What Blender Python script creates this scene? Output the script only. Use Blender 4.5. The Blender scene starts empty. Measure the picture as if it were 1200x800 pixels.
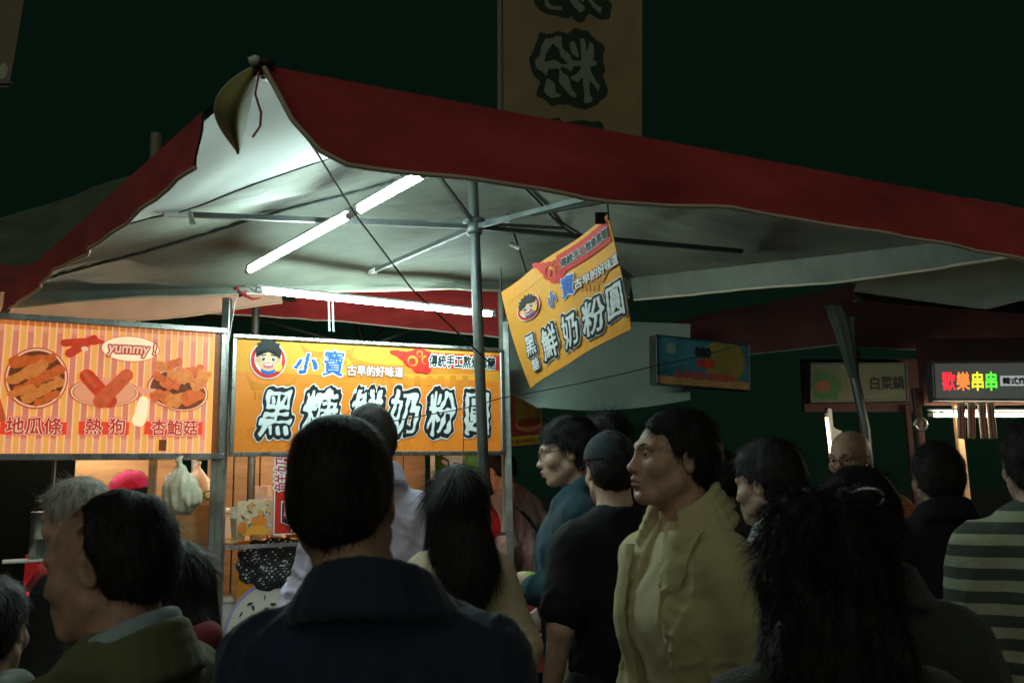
import bpy, math, random
import numpy as np
from mathutils import Vector, Matrix

R = math.radians
random.seed(11)
rng = np.random.default_rng(11)
SC = bpy.context.scene
COL = SC.collection

# ------------------------------------------------------------------ camera, sky, fill light, exposure
CAM_H = 1.6
PITCH, ROLL, FPX = R(9.6), R(1.36), 1000.0
_f = Vector((0, math.cos(PITCH), math.sin(PITCH)))
_r0, _u0 = Vector((1, 0, 0)), Vector((0, -math.sin(PITCH), math.cos(PITCH)))
_r = _r0 * math.cos(ROLL) - _u0 * math.sin(ROLL)
_u = _u0 * math.cos(ROLL) + _r0 * math.sin(ROLL)
cam_d = bpy.data.cameras.new('camera')
cam = bpy.data.objects.new('camera', cam_d)
COL.objects.link(cam)
_m = Matrix((_r, _u, -_f)).transposed().to_4x4()
_m.translation = Vector((0, 0, CAM_H))
cam.matrix_world = _m
cam_d.sensor_width = 36.0
cam_d.lens = 36.0 * FPX / 1200.0
cam_d.clip_start, cam_d.clip_end = 0.05, 500
cam_d.dof.use_dof = True
cam_d.dof.focus_distance = 4.2
cam_d.dof.aperture_fstop = 6.3
SC.camera = cam

w = bpy.data.worlds.new('World'); SC.world = w; w.use_nodes = True
nt = w.node_tree
bg = nt.nodes['Background']
sky = nt.nodes.new('ShaderNodeTexSky'); sky.sky_type = 'NISHITA'; sky.sun_disc = False
sky.sun_elevation = R(24); sky.sun_rotation = R(192)
tint = nt.nodes.new('ShaderNodeMix'); tint.data_type = 'RGBA'; tint.blend_type = 'MULTIPLY'
tint.inputs['Factor'].default_value = 1.0
tint.inputs['B'].default_value = (0.02, 0.06, 0.03, 1)
nt.links.new(sky.outputs['Color'], tint.inputs['A'])
addc = nt.nodes.new('ShaderNodeMix'); addc.data_type = 'RGBA'; addc.blend_type = 'ADD'
addc.inputs['Factor'].default_value = 1.0
addc.inputs['B'].default_value = (.30, 1.12, .64, 1)             # town glow on the night haze
nt.links.new(tint.outputs['Result'], addc.inputs['A'])
nt.links.new(addc.outputs['Result'], bg.inputs['Color'])
bg.inputs['Strength'].default_value = 0.0030

sl = bpy.data.lights.new('market_fill', 'SUN'); sl.energy = 0.26; sl.angle = R(70); sl.color = (0.98, 1.0, 0.80)
so = bpy.data.objects.new('market_fill', sl); COL.objects.link(so)
so.rotation_euler = (R(66), 0, R(-12))       # low soft fill, added in place of stall lamps behind the camera

SC.view_settings.view_transform = 'Standard'
SC.view_settings.look = 'None'
SC.view_settings.exposure = 0.65
SC.view_settings.gamma = 1.0
SC.view_settings.use_curve_mapping = False
SC.cycles.use_denoising = True
SC.cycles.max_bounces = 6
SC.cycles.diffuse_bounces = 3
SC.cycles.glossy_bounces = 3
SC.cycles.transmission_bounces = 4
SC.cycles.transparent_max_bounces = 8
SC.cycles.sample_clamp_indirect = 4.0
SC.cycles.caustics_reflective = False
SC.cycles.caustics_refractive = False

def ray(px, py):
    return _f + _r * ((px - 600) / FPX) + _u * ((400 - py) / FPX)
def P(px, py, Y):
    d = ray(px, py); return Vector((0, 0, CAM_H)) + d * (Y / d.y)
def PZ(px, py, Z):
    d = ray(px, py); return Vector((0, 0, CAM_H)) + d * ((Z - CAM_H) / d.z)

# ------------------------------------------------------------------ materials
def mat(name, color, rough=0.6, metal=0.0, spec=0.5, var=0.0, vscale=8.0, bump=0.0, bscale=60.0, emit=None, estr=0.0,
        trans=0.0, sheen=0.0, alpha=1.0, stretch=(1, 1, 1), coat=0.0, sss=0.0):
    m = bpy.data.materials.new(name); m.use_nodes = True
    n = m.node_tree.nodes; l = m.node_tree.links
    b = n['Principled BSDF']
    b.inputs['Base Color'].default_value = (*color, 1)
    b.inputs['Roughness'].default_value = rough
    b.inputs['Metallic'].default_value = metal
    b.inputs['Specular IOR Level'].default_value = spec
    b.inputs['Sheen Weight'].default_value = sheen
    b.inputs['Coat Weight'].default_value = coat
    b.inputs['Transmission Weight'].default_value = trans
    b.inputs['Alpha'].default_value = alpha
    if sss:
        b.inputs['Subsurface Weight'].default_value = sss
        b.inputs['Subsurface Radius'].default_value = (0.012, 0.005, 0.003)
        b.inputs['Subsurface Scale'].default_value = 1.0
    if emit is not None:
        b.inputs['Emission Color'].default_value = (*emit, 1)
        b.inputs['Emission Strength'].default_value = estr
    if var > 0 or bump > 0:
        tc = n.new('ShaderNodeTexCoord'); mp = n.new('ShaderNodeMapping')
        mp.inputs['Scale'].default_value = stretch
        l.new(tc.outputs['Object'], mp.inputs['Vector'])
    if var > 0:
        t = n.new('ShaderNodeTexNoise'); t.inputs['Scale'].default_value = vscale; t.inputs['Detail'].default_value = 5
        t.inputs['Roughness'].default_value = 0.65
        l.new(mp.outputs['Vector'], t.inputs['Vector'])
        cr = n.new('ShaderNodeValToRGB')
        cr.color_ramp.elements[0].position = 0.3; cr.color_ramp.elements[1].position = 0.72
        cr.color_ramp.elements[0].color = tuple(c * (1 - var) for c in color) + (1,)
        cr.color_ramp.elements[1].color = tuple(min(1, c * (1 + var)) for c in color) + (1,)
        l.new(t.outputs['Fac'], cr.inputs['Fac']); l.new(cr.outputs['Color'], b.inputs['Base Color'])
        mr = n.new('ShaderNodeMapRange'); mr.inputs['To Min'].default_value = max(0.02, rough - 0.12)
        mr.inputs['To Max'].default_value = min(1, rough + 0.12)
        l.new(t.outputs['Fac'], mr.inputs['Value']); l.new(mr.outputs['Result'], b.inputs['Roughness'])
    if bump > 0:
        t2 = n.new('ShaderNodeTexNoise'); t2.inputs['Scale'].default_value = bscale; t2.inputs['Detail'].default_value = 4
        l.new(mp.outputs['Vector'], t2.inputs['Vector'])
        bp = n.new('ShaderNodeBump'); bp.inputs['Strength'].default_value = bump; bp.inputs['Distance'].default_value = 0.01
        l.new(t2.outputs['Fac'], bp.inputs['Height']); l.new(bp.outputs['Normal'], b.inputs['Normal'])
    return m

def lamp_mat(name, color, strength):
    return mat(name, (0.8, 0.8, 0.8), emit=color, estr=strength)

# ------------------------------------------------------------------ mesh builder
class MB:
    def __init__(s): s.v = []; s.f = []; s.m = []; s.smooth = []
    def add(s, verts, faces, mi=0, sm=False):
        o = len(s.v)
        s.v.extend([tuple(p) for p in verts])
        for f in faces:
            s.f.append(tuple(i + o for i in f)); s.m.append(mi); s.smooth.append(sm)
        return s
    def box(s, c, size, M=None, mi=0, bev=0.0):
        x, y, z = [q / 2 for q in size]
        if bev <= 0:
            vs = [Vector((a * x, b * y, d * z)) for d in (-1, 1) for b in (-1, 1) for a in (-1, 1)]
            fs = [(0, 2, 3, 1), (4, 5, 7, 6), (0, 1, 5, 4), (2, 6, 7, 3), (0, 4, 6, 2), (1, 3, 7, 5)]
        else:
            b = min(bev, x * .9, y * .9, z * .9)
            # rounded-plan box with chamfered top and bottom
            ring = [(x - b, -y), (x, -y + b), (x, y - b), (x - b, y), (-x + b, y), (-x, y - b), (-x, -y + b), (-x + b, -y)]
            k = 1 - b / max(x, 1e-6); q = 1 - b / max(y, 1e-6)
            vs = []
            for zz, kk, qq in ((-z, k, q), (-z + b, 1, 1), (z - b, 1, 1), (z, k, q)):
                vs += [Vector((px * kk, py * qq, zz)) for px, py in ring]
            fs = [tuple(reversed(range(8))), tuple(range(24, 32))]
            for L in range(3):
                for i in range(8):
                    j = (i + 1) % 8
                    fs.append((L * 8 + i, L * 8 + j, L * 8 + 8 + j, L * 8 + 8 + i))
        M = M or Matrix.Identity(3)
        return s.add([M @ p + Vector(c) for p in vs], fs, mi)
    def bar(s, a, b, wd, ht, mi=0, up=Vector((0, 0, 1)), bev=0.0):
        a, b = Vector(a), Vector(b); d = b - a; L = d.length; d.normalize()
        if abs(d.dot(up)) > .98: up = Vector((0, 1, 0))
        x = d.cross(up).normalized(); z = x.cross(d)
        return s.box((a + b) / 2, (wd, L, ht), Matrix((x, d, z)).transposed(), mi, bev)
    def tube(s, pts, r, n=8, mi=0, cap=True, sm=True):
        pts = [Vector(p) for p in pts]; N = len(pts)
        rr = [r] * N if not hasattr(r, '__len__') else r
        vs = []; pu = None
        for i, p in enumerate(pts):
            d = (pts[min(i + 1, N - 1)] - pts[max(i - 1, 0)])
            d = d.normalized() if d.length > 1e-9 else Vector((0, 0, 1))
            if pu is None: pu = Vector((0, 0, 1)) if abs(d.z) < .9 else Vector((0, 1, 0))
            x = d.cross(pu)
            x = x.normalized() if x.length > 1e-6 else Vector((1, 0, 0))
            y = x.cross(d).normalized(); pu = y
            for k in range(n):
                a = 2 * math.pi * k / n
                vs.append(p + (x * math.cos(a) + y * math.sin(a)) * rr[i])
        fs = []
        for i in range(N - 1):
            for k in range(n):
                q = (k + 1) % n
                fs.append((i * n + k, i * n + q, i * n + n + q, i * n + n + k))
        s.add(vs, fs, mi, sm)
        if cap:
            s.add(vs[:n], [tuple(range(n))], mi); s.add(vs[-n:], [tuple(reversed(range(n)))], mi)
        return s
    def lathe(s, prof, c=(0, 0, 0), n=24, mi=0, sm=True, M=None):
        M = M or Matrix.Identity(3); c = Vector(c); vs = []
        for (r, z) in prof:
            for k in range(n):
                a = 2 * math.pi * k / n
                vs.append(M @ Vector((r * math.cos(a), r * math.sin(a), z)) + c)
        fs = [(i * n + k, i * n + (k + 1) % n, (i + 1) * n + (k + 1) % n, (i + 1) * n + k)
              for i in range(len(prof) - 1) for k in range(n)]
        return s.add(vs, fs, mi, sm)
    def grid(s, fn, nu, nv, mi=0, thick=0.0, sm=True):
        """sheet fn(u,v) -> point; thick > 0 gives it a back and a rim"""
        pts = [Vector(fn(i / nu, j / nv)) for j in range(nv + 1) for i in range(nu + 1)]
        fs = [(j * (nu + 1) + i, j * (nu + 1) + i + 1, (j + 1) * (nu + 1) + i + 1, (j + 1) * (nu + 1) + i)
              for j in range(nv) for i in range(nu)]
        s.add(pts, fs, mi, sm)
        if thick > 0:
            nrm = []
            for j in range(nv + 1):
                for i in range(nu + 1):
                    a = pts[j * (nu + 1) + min(i + 1, nu)] - pts[j * (nu + 1) + max(i - 1, 0)]
                    b = pts[min(j + 1, nv) * (nu + 1) + i] - pts[max(j - 1, 0) * (nu + 1) + i]
                    q = a.cross(b); nrm.append(q.normalized() if q.length > 1e-12 else Vector((0, 0, 1)))
            bk = [p - q * thick for p, q in zip(pts, nrm)]
            s.add(bk, [tuple(reversed(f)) for f in fs], mi, sm)
            W = nu + 1
            rim = [i for i in range(W)] + [j * W + nu for j in range(1, nv + 1)] + \
                  [nv * W + i for i in range(nu - 1, -1, -1)] + [j * W for j in range(nv - 1, 0, -1)]
            rv = [pts[i] for i in rim] + [bk[i] for i in rim]; k = len(rim)
            s.add(rv, [((i + 1) % k, i, k + i, k + (i + 1) % k) for i in range(k)], mi, False)
        return s
    def build(s, name, mats, parent=None):
        return link(name, s.v, s.f, mats, parent, s.m, s.smooth)

XF = {}
def link(name, verts, faces, mats, parent=None, mi=None, smooth=True):
    """verts are world coordinates; brought into the parent's frame when there is one"""
    me = bpy.data.meshes.new(name)
    V = np.asarray(verts, dtype=np.float64).reshape(-1, 3)
    if parent is not None and parent.name in XF:
        Mi = np.array(XF[parent.name].inverted())
        V = V @ Mi[:3, :3].T + Mi[:3, 3]
    if isinstance(faces, np.ndarray):
        faces = faces.tolist()
    me.from_pydata(V.tolist(), [], faces)
    if not isinstance(mats, (list, tuple)): mats = [mats]
    for m in mats: me.materials.append(m)
    n = len(me.polygons)
    if mi is not None: me.polygons.foreach_set('material_index', np.asarray(mi, dtype=np.int32))
    sm = np.full(n, smooth) if isinstance(smooth, bool) else np.asarray(smooth)
    me.polygons.foreach_set('use_smooth', sm.astype(bool))
    me.update()
    o = bpy.data.objects.new(name, me); COL.objects.link(o)
    if parent is not None:
        o.parent = parent
        XF[o.name] = XF.get(parent.name, Matrix.Identity(4))
    return o

def tag(o, label=None, cat=None, group=None, kind=None):
    if label: o['label'] = label
    if cat: o['category'] = cat
    if group: o['group'] = group
    if kind: o['kind'] = kind
    return o

def thing(name, label, cat, loc=(0, 0, 0), rz=0.0, group=None):
    o = bpy.data.objects.new(name, None); o.empty_display_size = .1
    COL.objects.link(o); o.location = loc; o.rotation_euler = (0, 0, rz)
    XF[o.name] = Matrix.Translation(Vector(loc)) @ Matrix.Rotation(rz, 4, 'Z')
    return tag(o, label, cat, group)

def copy_thing(root, loc, rz=None, label=None):
    c = root.copy(); COL.objects.link(c); c.location = loc
    if rz is not None: c.rotation_euler = (0, 0, rz)
    if label: c['label'] = label
    def kids(a, b):
        for ch in list(a.children):
            d = ch.copy(); COL.objects.link(d); d.parent = b
            kids(ch, d)
    kids(root, c)
    return c

# ------------------------------------------------------------------ flat print: distance fields cut into clean shapes
def edt2(mask):
    """squared distance to the nearest True cell"""
    big = 1e6
    H, W = mask.shape
    d = np.where(mask, 0.0, big)
    g = np.minimum.accumulate(np.where(mask, 0, big) - np.arange(H)[:, None], 0) + np.arange(H)[:, None]
    g2 = np.minimum.accumulate((np.where(mask, 0, big) + np.arange(H)[:, None])[::-1], 0)[::-1] - np.arange(H)[:, None]
    col = np.minimum(np.abs(g), np.abs(g2)); col = np.minimum(col, 3000.0) ** 2
    ix = np.arange(W); q = (ix[:, None] - ix[None, :]) ** 2
    out = np.empty_like(d)
    for i in range(H): out[i] = (col[i][None, :] + q).min(1)
    return out

def text_mesh(s):
    c = bpy.data.curves.new('txt', 'FONT'); c.body = s; c.resolution_u = 6
    o = bpy.data.objects.new('txt', c); COL.objects.link(o)
    bpy.context.view_layer.update()
    m = bpy.data.meshes.new_from_object(o.evaluated_get(bpy.context.evaluated_depsgraph_get()))
    V = np.array([v.co[:2] for v in m.vertices]); m.calc_loop_triangles()
    T = np.array([t.vertices[:] for t in m.loop_triangles])
    bpy.data.objects.remove(o); bpy.data.curves.remove(c); bpy.data.meshes.remove(m)
    return V, T

_TC = {}
def glyph_sd(s, res=110, pad=.30):
    """signed distance grid of a text; height of its box is 1 -> (field, x0, y0, step, aspect)"""
    key = (s, res, pad)
    if key in _TC: return _TC[key]
    V, T = text_mesh(s)
    lo, hi = V.min(0), V.max(0); h = hi[1] - lo[1]
    V = (V - lo) / h; asp = (hi[0] - lo[0]) / h
    st = 1.0 / res
    W = int((asp + 2 * pad) / st) + 1; H = int((1 + 2 * pad) / st) + 1
    xs = -pad + np.arange(W) * st; ys = -pad + np.arange(H) * st
    M = np.zeros((H, W), bool)
    for t in T:
        a, b, c = V[t]
        i0 = max(0, int((min(a[0], b[0], c[0]) + pad) / st)); i1 = int((max(a[0], b[0], c[0]) + pad) / st) + 2
        j0 = max(0, int((min(a[1], b[1], c[1]) + pad) / st)); j1 = int((max(a[1], b[1], c[1]) + pad) / st) + 2
        X, Y = np.meshgrid(xs[i0:i1], ys[j0:j1])
        e = lambda p, q: (q[0] - p[0]) * (Y - p[1]) - (q[1] - p[1]) * (X - p[0])
        e1, e2, e3 = e(a, b), e(b, c), e(c, a)
        ok = ((e1 >= 0) & (e2 >= 0) & (e3 >= 0)) | ((e1 <= 0) & (e2 <= 0) & (e3 <= 0))
        M[j0:j1, i0:i1] |= ok
    F = (np.sqrt(edt2(M)) - np.sqrt(edt2(~M))) * st
    k = F.copy()                                       # a light blur rounds the stair steps
    k[1:-1, 1:-1] = (F[1:-1, 1:-1] * 4 + F[:-2, 1:-1] + F[2:, 1:-1] + F[1:-1, :-2] + F[1:-1, 2:]) / 8
    _TC[key] = (k, -pad, -pad, st, asp)
    return _TC[key]

def fill(F, x0, y0, st, iso=0.0):
    """filled marching squares of F < iso -> 2-D verts and faces, runs of full cells merged"""
    G = F - iso
    H, W = G.shape
    ins = G < 0
    key = {}; V = []; Fc = []
    def vid(k, x, y):
        if k not in key:
            key[k] = len(V); V.append((x0 + x * st, y0 + y * st))
        return key[k]
    def corner(i, j): return vid((i, j, 0), i, j)
    def hx(i, j):
        a, b = G[j, i], G[j, i + 1]; return vid((i, j, 1), i + a / (a - b), j)
    def vy(i, j):
        a, b = G[j, i], G[j + 1, i]; return vid((i, j, 2), i, j + a / (a - b))
    code = ins[:-1, :-1] * 1 + ins[:-1, 1:] * 2 + ins[1:, 1:] * 4 + ins[1:, :-1] * 8
    for j in range(H - 1):
        row = code[j]; nz = np.nonzero(row)[0]
        k = 0
        while k < len(nz):
            i = int(nz[k]); c = int(row[i])
            if c == 15:
                e = i
                while e + 1 < W - 1 and row[e + 1] == 15 and e - i < 12: e += 1
                Fc.append((corner(i, j), corner(e + 1, j), corner(e + 1, j + 1), corner(i, j + 1)))
                k += e - i + 1; continue
            k += 1
            poly = []
            cs = [(i, j), (i + 1, j), (i + 1, j + 1), (i, j + 1)]; bits = [1, 2, 4, 8]
            ed = [lambda: hx(i, j), lambda: vy(i + 1, j), lambda: hx(i, j + 1), lambda: vy(i, j)]
            for q in range(4):
                a = bool(c & bits[q]); b = bool(c & bits[(q + 1) % 4])
                if a: poly.append(corner(*cs[q]))
                if a != b: poly.append(ed[q]())
            if len(poly) >= 3: Fc.append(tuple(poly))
    return V, Fc

def warp(F, st, amp, freq, seed):
    r = np.random.default_rng(seed); H, W = F.shape
    Y, X = np.mgrid[0:H, 0:W].astype(float)
    n = np.zeros_like(F)
    for _ in range(4):
        a, b, p = r.normal() * freq, r.normal() * freq, r.uniform(0, 6.28)
        n += np.sin(X * st * a + Y * st * b + p)
    return F + n * amp / 2

class Print:
    """collects flat ink in board coordinates (metres, u right, v up) and lays it on a surface map(u, v, lift)"""
    def __init__(s, fmap): s.fmap = fmap; s.items = []
    def shape(s, V, F, m, layer):
        s.items.append((V, F, m, layer)); return s
    def poly(s, pts, m, layer):
        return s.shape(pts, [tuple(range(len(pts)))], m, layer)
    def rect(s, u0, v0, u1, v1, m, layer, nu=8):
        V = []; F = []
        for i in range(nu + 1):
            u = u0 + (u1 - u0) * i / nu; V += [(u, v0), (u, v1)]
        for i in range(nu): F.append((2 * i, 2 * i + 2, 2 * i + 3, 2 * i + 1))
        return s.shape(V, F, m, layer)
    def ellipse(s, cu, cv, ru, rv, m, layer, n=40, rot=0.0, r0=0.0):
        ca, sa = math.cos(rot), math.sin(rot)
        pt = lambda a, k: (cu + (ru * k * math.cos(a)) * ca - (rv * k * math.sin(a)) * sa,
                           cv + (ru * k * math.cos(a)) * sa + (rv * k * math.sin(a)) * ca)
        A = [2 * math.pi * i / n for i in range(n)]
        if r0 > 0:
            V = [pt(a, 1) for a in A] + [pt(a, r0) for a in A]
            F = [(i, (i + 1) % n, n + (i + 1) % n, n + i) for i in range(n)]
        else:
            V = [pt(a, 1) for a in A]; F = [tuple(range(n))]
        return s.shape(V, F, m, layer)
    def blob(s, fn, u0, v0, u1, v1, m, layer, st=.003):
        W = int((u1 - u0) / st) + 1; H = int((v1 - v0) / st) + 1
        X, Y = np.meshgrid(u0 + np.arange(W) * st, v0 + np.arange(H) * st)
        V, F = fill(fn(X, Y), u0, v0, st); return s.shape(V, F, m, layer)
    def text(s, t, u, v, h, inks, layer, shear=0.0, wscale=1.0, res=90, brush=0.0, seed=0, rot=0.0, pad=.30):
        """inks: list of (grow, material) from the widest to the narrowest; returns the width"""
        F, x0, y0, st, asp = glyph_sd(t, res, pad)
        if brush: F = warp(F, st, brush, 14, seed)
        ca, sa = math.cos(rot), math.sin(rot)
        for k, (g, m) in enumerate(inks):
            V, Fc = fill(F, x0, y0, st, g)
            out = []
            for x, y in V:
                x = (x + shear * y) * h * wscale; y = y * h
                out.append((u + x * ca - y * sa, v + x * sa + y * ca))
            s.shape(out, Fc, m, layer + k)
        return asp * h * wscale
    def build(s, name, parent, gap=.0012, sel=None):
        mats = []; V = []; F = []; MI = []
        for vs, fs, m, layer in s.items:
            if m not in mats: mats.append(m)
            o = len(V)
            V += [tuple(s.fmap(u, v, gap * layer)) for u, v in vs]
            F += [tuple(i + o for i in f) for f in fs]; MI += [mats.index(m)] * len(fs)
        s.items = []
        return link(name, V, F, mats, parent, MI, False)

# ------------------------------------------------------------------ volumes: smooth-joined primitives, surfaced in one skin
class Field:
    def __init__(s, xs, ys, zs):
        s.x, s.y, s.z = [np.asarray(a, dtype=np.float64) for a in (xs, ys, zs)]
        s.F = np.full((len(s.x), len(s.y), len(s.z)), .2, dtype=np.float32)
    def _box(s, lo, hi):
        a = []
        for ax, l, h in zip((s.x, s.y, s.z), lo, hi):
            i = max(0, int(np.searchsorted(ax, l)) - 1); j = min(len(ax), int(np.searchsorted(ax, h)) + 1)
            a.append(slice(i, max(i, j)))
        return tuple(a)
    def _pts(s, b):
        return s.x[b[0]][:, None, None], s.y[b[1]][None, :, None], s.z[b[2]][None, None, :]
    def apply(s, fn, lo, hi, k, mode='add'):
        pad = max(k, .012) + .01
        b = s._box([q - pad for q in lo], [q + pad for q in hi])
        if any(t.start >= t.stop for t in b): return s
        d = fn(*s._pts(b)).astype(np.float32); A = s.F[b]
        if mode == 'add':
            h = np.maximum(k - np.abs(A - d), 0) / max(k, 1e-6); s.F[b] = np.minimum(A, d) - h * h * k * .25
        elif mode == 'sub':
            d = -d; h = np.maximum(k - np.abs(A - d), 0) / max(k, 1e-6); s.F[b] = np.maximum(A, d) + h * h * k * .25
        return s
    def cone(s, a, b, ra, rb, k=.02, sy=1.0, mode='add'):
        a, b = np.array(a, float), np.array(b, float); d = b - a
        ds = d / np.array([1, sy, 1]); L = max(ds @ ds, 1e-12)
        def fn(X, Y, Z):
            px, py, pz = X - a[0], (Y - a[1]) / sy, Z - a[2]
            t = np.clip((px * ds[0] + py * ds[1] + pz * ds[2]) / L, 0, 1)
            q = np.sqrt((px - t * ds[0]) ** 2 + (py - t * ds[1]) ** 2 + (pz - t * ds[2]) ** 2) - (ra + (rb - ra) * t)
            return q * (1 if sy >= 1 else (.35 + .65 * sy))
        r = max(ra, rb) * max(1, sy)
        return s.apply(fn, np.minimum(a, b) - r, np.maximum(a, b) + r, k, mode)
    def ell(s, c, rad, k=.02, M=None, mode='add', cut=None):
        c = np.array(c, float); rad = np.array(rad, float); Mi = None if M is None else np.array(M).T[:3, :3]
        def fn(X, Y, Z):
            x, y, z = X - c[0], Y - c[1], Z - c[2]
            if Mi is not None:
                x, y, z = [Mi[i, 0] * x + Mi[i, 1] * y + Mi[i, 2] * z for i in range(3)]
            k0 = np.sqrt((x / rad[0]) ** 2 + (y / rad[1]) ** 2 + (z / rad[2]) ** 2)
            k1 = np.sqrt((x / rad[0] ** 2) ** 2 + (y / rad[1] ** 2) ** 2 + (z / rad[2] ** 2) ** 2)
            q = k0 * (k0 - 1) / np.maximum(k1, 1e-6)
            if cut is not None: q = np.maximum(q, cut(x, y, z))
            return q
        r = rad.max()
        return s.apply(fn, c - r, c + r, k, mode)
    def chain(s, pts, rad, k=.02, sy=1.0, mode='add'):
        for i in range(len(pts) - 1):
            s.cone(pts[i], pts[i + 1], rad[i] if hasattr(rad, '__len__') else rad, rad[i + 1] if hasattr(rad, '__len__') else rad, k, sy, mode)
        return s
    def mesh(s):
        F = s.F; X, Y, Z = s.x, s.y, s.z
        I = F < 0
        c = I[:-1, :-1, :-1].astype(np.int8)
        cnt = np.zeros(c.shape, np.int8)
        for a in (0, 1):
            for b in (0, 1):
                for d in (0, 1):
                    cnt += I[a:a + c.shape[0], b:b + c.shape[1], d:d + c.shape[2]]
        act = (cnt > 0) & (cnt < 8)
        idx = -np.ones(c.shape, np.int64)
        ci = np.argwhere(act); n = len(ci); idx[act] = np.arange(n)
        S = np.zeros((n, 3)); N = np.zeros(n)
        for ax in range(3):
            o = [q for q in range(3) if q != ax]
            for a in (0, 1):
                for b in (0, 1):
                    p = ci.copy(); p[:, o[0]] += a; p[:, o[1]] += b
                    q = p.copy(); q[:, ax] += 1
                    fa = F[p[:, 0], p[:, 1], p[:, 2]]; fb = F[q[:, 0], q[:, 1], q[:, 2]]
                    m = (fa < 0) != (fb < 0)
                    t = np.where(m, fa / np.where(m, fa - fb, 1), 0)
                    pos = np.stack([X[p[:, 0]], Y[p[:, 1]], Z[p[:, 2]]], 1); pq = np.stack([X[q[:, 0]], Y[q[:, 1]], Z[q[:, 2]]], 1)
                    S += (pos + (pq - pos) * t[:, None]) * m[:, None]; N += m
        V = S / N[:, None]
        faces = []
        for ax in range(3):
            sl0 = [slice(None)] * 3; sl1 = [slice(None)] * 3
            sl0[ax] = slice(0, -1); sl1[ax] = slice(1, None)
            A = I[tuple(sl0)]; B = I[tuple(sl1)]
            e = np.argwhere(A != B)
            o = [(ax + 1) % 3, (ax + 2) % 3]
            ok = np.ones(len(e), bool)
            for q in o: ok &= (e[:, q] >= 1) & (e[:, q] < F.shape[q] - 1)
            e = e[ok]; ins = A[e[:, 0], e[:, 1], e[:, 2]]
            def cell(a, b):
                p = e.copy(); p[:, o[0]] -= a; p[:, o[1]] -= b
                return idx[p[:, 0], p[:, 1], p[:, 2]]
            q = np.stack([cell(0, 0), cell(1, 0), cell(1, 1), cell(0, 1)], 1)
            q[~ins] = q[~ins][:, ::-1]
            faces.append(q)
        Q = np.concatenate(faces); Q = Q[(Q >= 0).all(1)]
        return V, Q

def axis(lo, hi, flo, fhi, fine, coarse):
    a = [lo]
    while a[-1] < hi:
        x = a[-1]
        a.append(x + (fine if flo - fine <= x < fhi else coarse))
    return np.array(a)
def lump(seed, freq, oct_=5, stretch=(1, 1, 1)):
    r = np.random.default_rng(seed)
    K = r.normal(size=(oct_, 3)) * freq * np.array(stretch); ph = r.uniform(0, 6.28, oct_); K2 = r.normal(size=(oct_, 3)) * freq * .6 * np.array(stretch)
    def fn(X, Y, Z):
        n = 0
        for i in range(oct_):
            n = n + np.sin(K[i, 0] * X + K[i, 1] * Y + K[i, 2] * Z + ph[i] + 1.3 * np.sin(K2[i, 0] * X + K2[i, 1] * Y + K2[i, 2] * Z))
        return n / oct_ ** .5
    return fn
# ------------------------------------------------------------------ materials of the place
M_ASPH = mat('asphalt', (.045, .045, .043), rough=.8, var=.35, vscale=3, bump=.5, bscale=90)
M_RED = mat('red_canvas', (.36, .040, .042), rough=.75, spec=.2, var=.34, vscale=2.6, bump=.6, bscale=6, sheen=.1, stretch=(1, 1, 2.2))
M_LIN = mat('grey_coated_lining', (.165, .180, .145), rough=.58, spec=.18, var=.20, vscale=3.2, bump=.9, bscale=4.5, stretch=(1, 2.6, 1))
M_LINP = mat('pale_lining', (.48, .52, .49), rough=.55, spec=.4, var=.10, vscale=3, bump=.25, bscale=4)
M_WHITEP = mat('white_canvas', (.60, .63, .60), rough=.7, spec=.2, var=.04, vscale=6, bump=.08, bscale=14)
M_HEM = mat('cream_hem', (.55, .46, .34), rough=.8, var=.15, vscale=12)
M_OLIVE = mat('olive_canvas', (.26, .25, .09), rough=.7, var=.2, vscale=9, bump=.2, bscale=20)
M_GREEN = mat('green_canvas', (.07, .10, .06), rough=.8, var=.3, vscale=5, bump=.3, bscale=24)
M_STEEL = mat('galvanised_steel', (.30, .33, .31), rough=.38, metal=.85, var=.25, vscale=14, bump=.05, bscale=60)
M_DSTEEL = mat('dull_steel', (.10, .115, .11), rough=.45, metal=.6, var=.3, vscale=10)
M_ALU = mat('aluminium', (.52, .53, .50), rough=.28, metal=.9, var=.2, vscale=9, stretch=(1, 1, .2))
M_PVC = mat('white_plastic', (.62, .63, .60), rough=.4, var=.06, vscale=20)
M_CORD = mat('black_cord', (.016, .012, .016), rough=.7)
M_REDCORD = mat('red_cord', (.35, .03, .04), rough=.7)
M_TUBE = lamp_mat('cold_tube_glow', (.74, 1.0, .95), 70)
M_WARM = lamp_mat('warm_tube_glow', (1.0, .80, .57), 58)
M_WARMTHIN = lamp_mat('warm_tube_dim', (1.0, .62, .34), 4)
M_HEAT = lamp_mat('heat_lamp_glow', (1.0, .16, .07), 20)
M_WOOD = mat('raw_wood', (.30, .17, .075), rough=.65, var=.3, vscale=6, stretch=(1, 1, 7), bump=.25, bscale=30)
M_WOODL = mat('pale_wood', (.46, .31, .16), rough=.6, var=.2, vscale=5, stretch=(1, 1, 6), bump=.2, bscale=30)
M_ORB = mat('orange_board', (.62, .27, .05), rough=.45, var=.15, vscale=4)
M_DARK = mat('dark_board', (.03, .03, .028), rough=.6, var=.3, vscale=4)
M_MAROON = mat('dark_red_board', (.055, .017, .013), rough=.6, var=.3, vscale=5)
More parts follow.
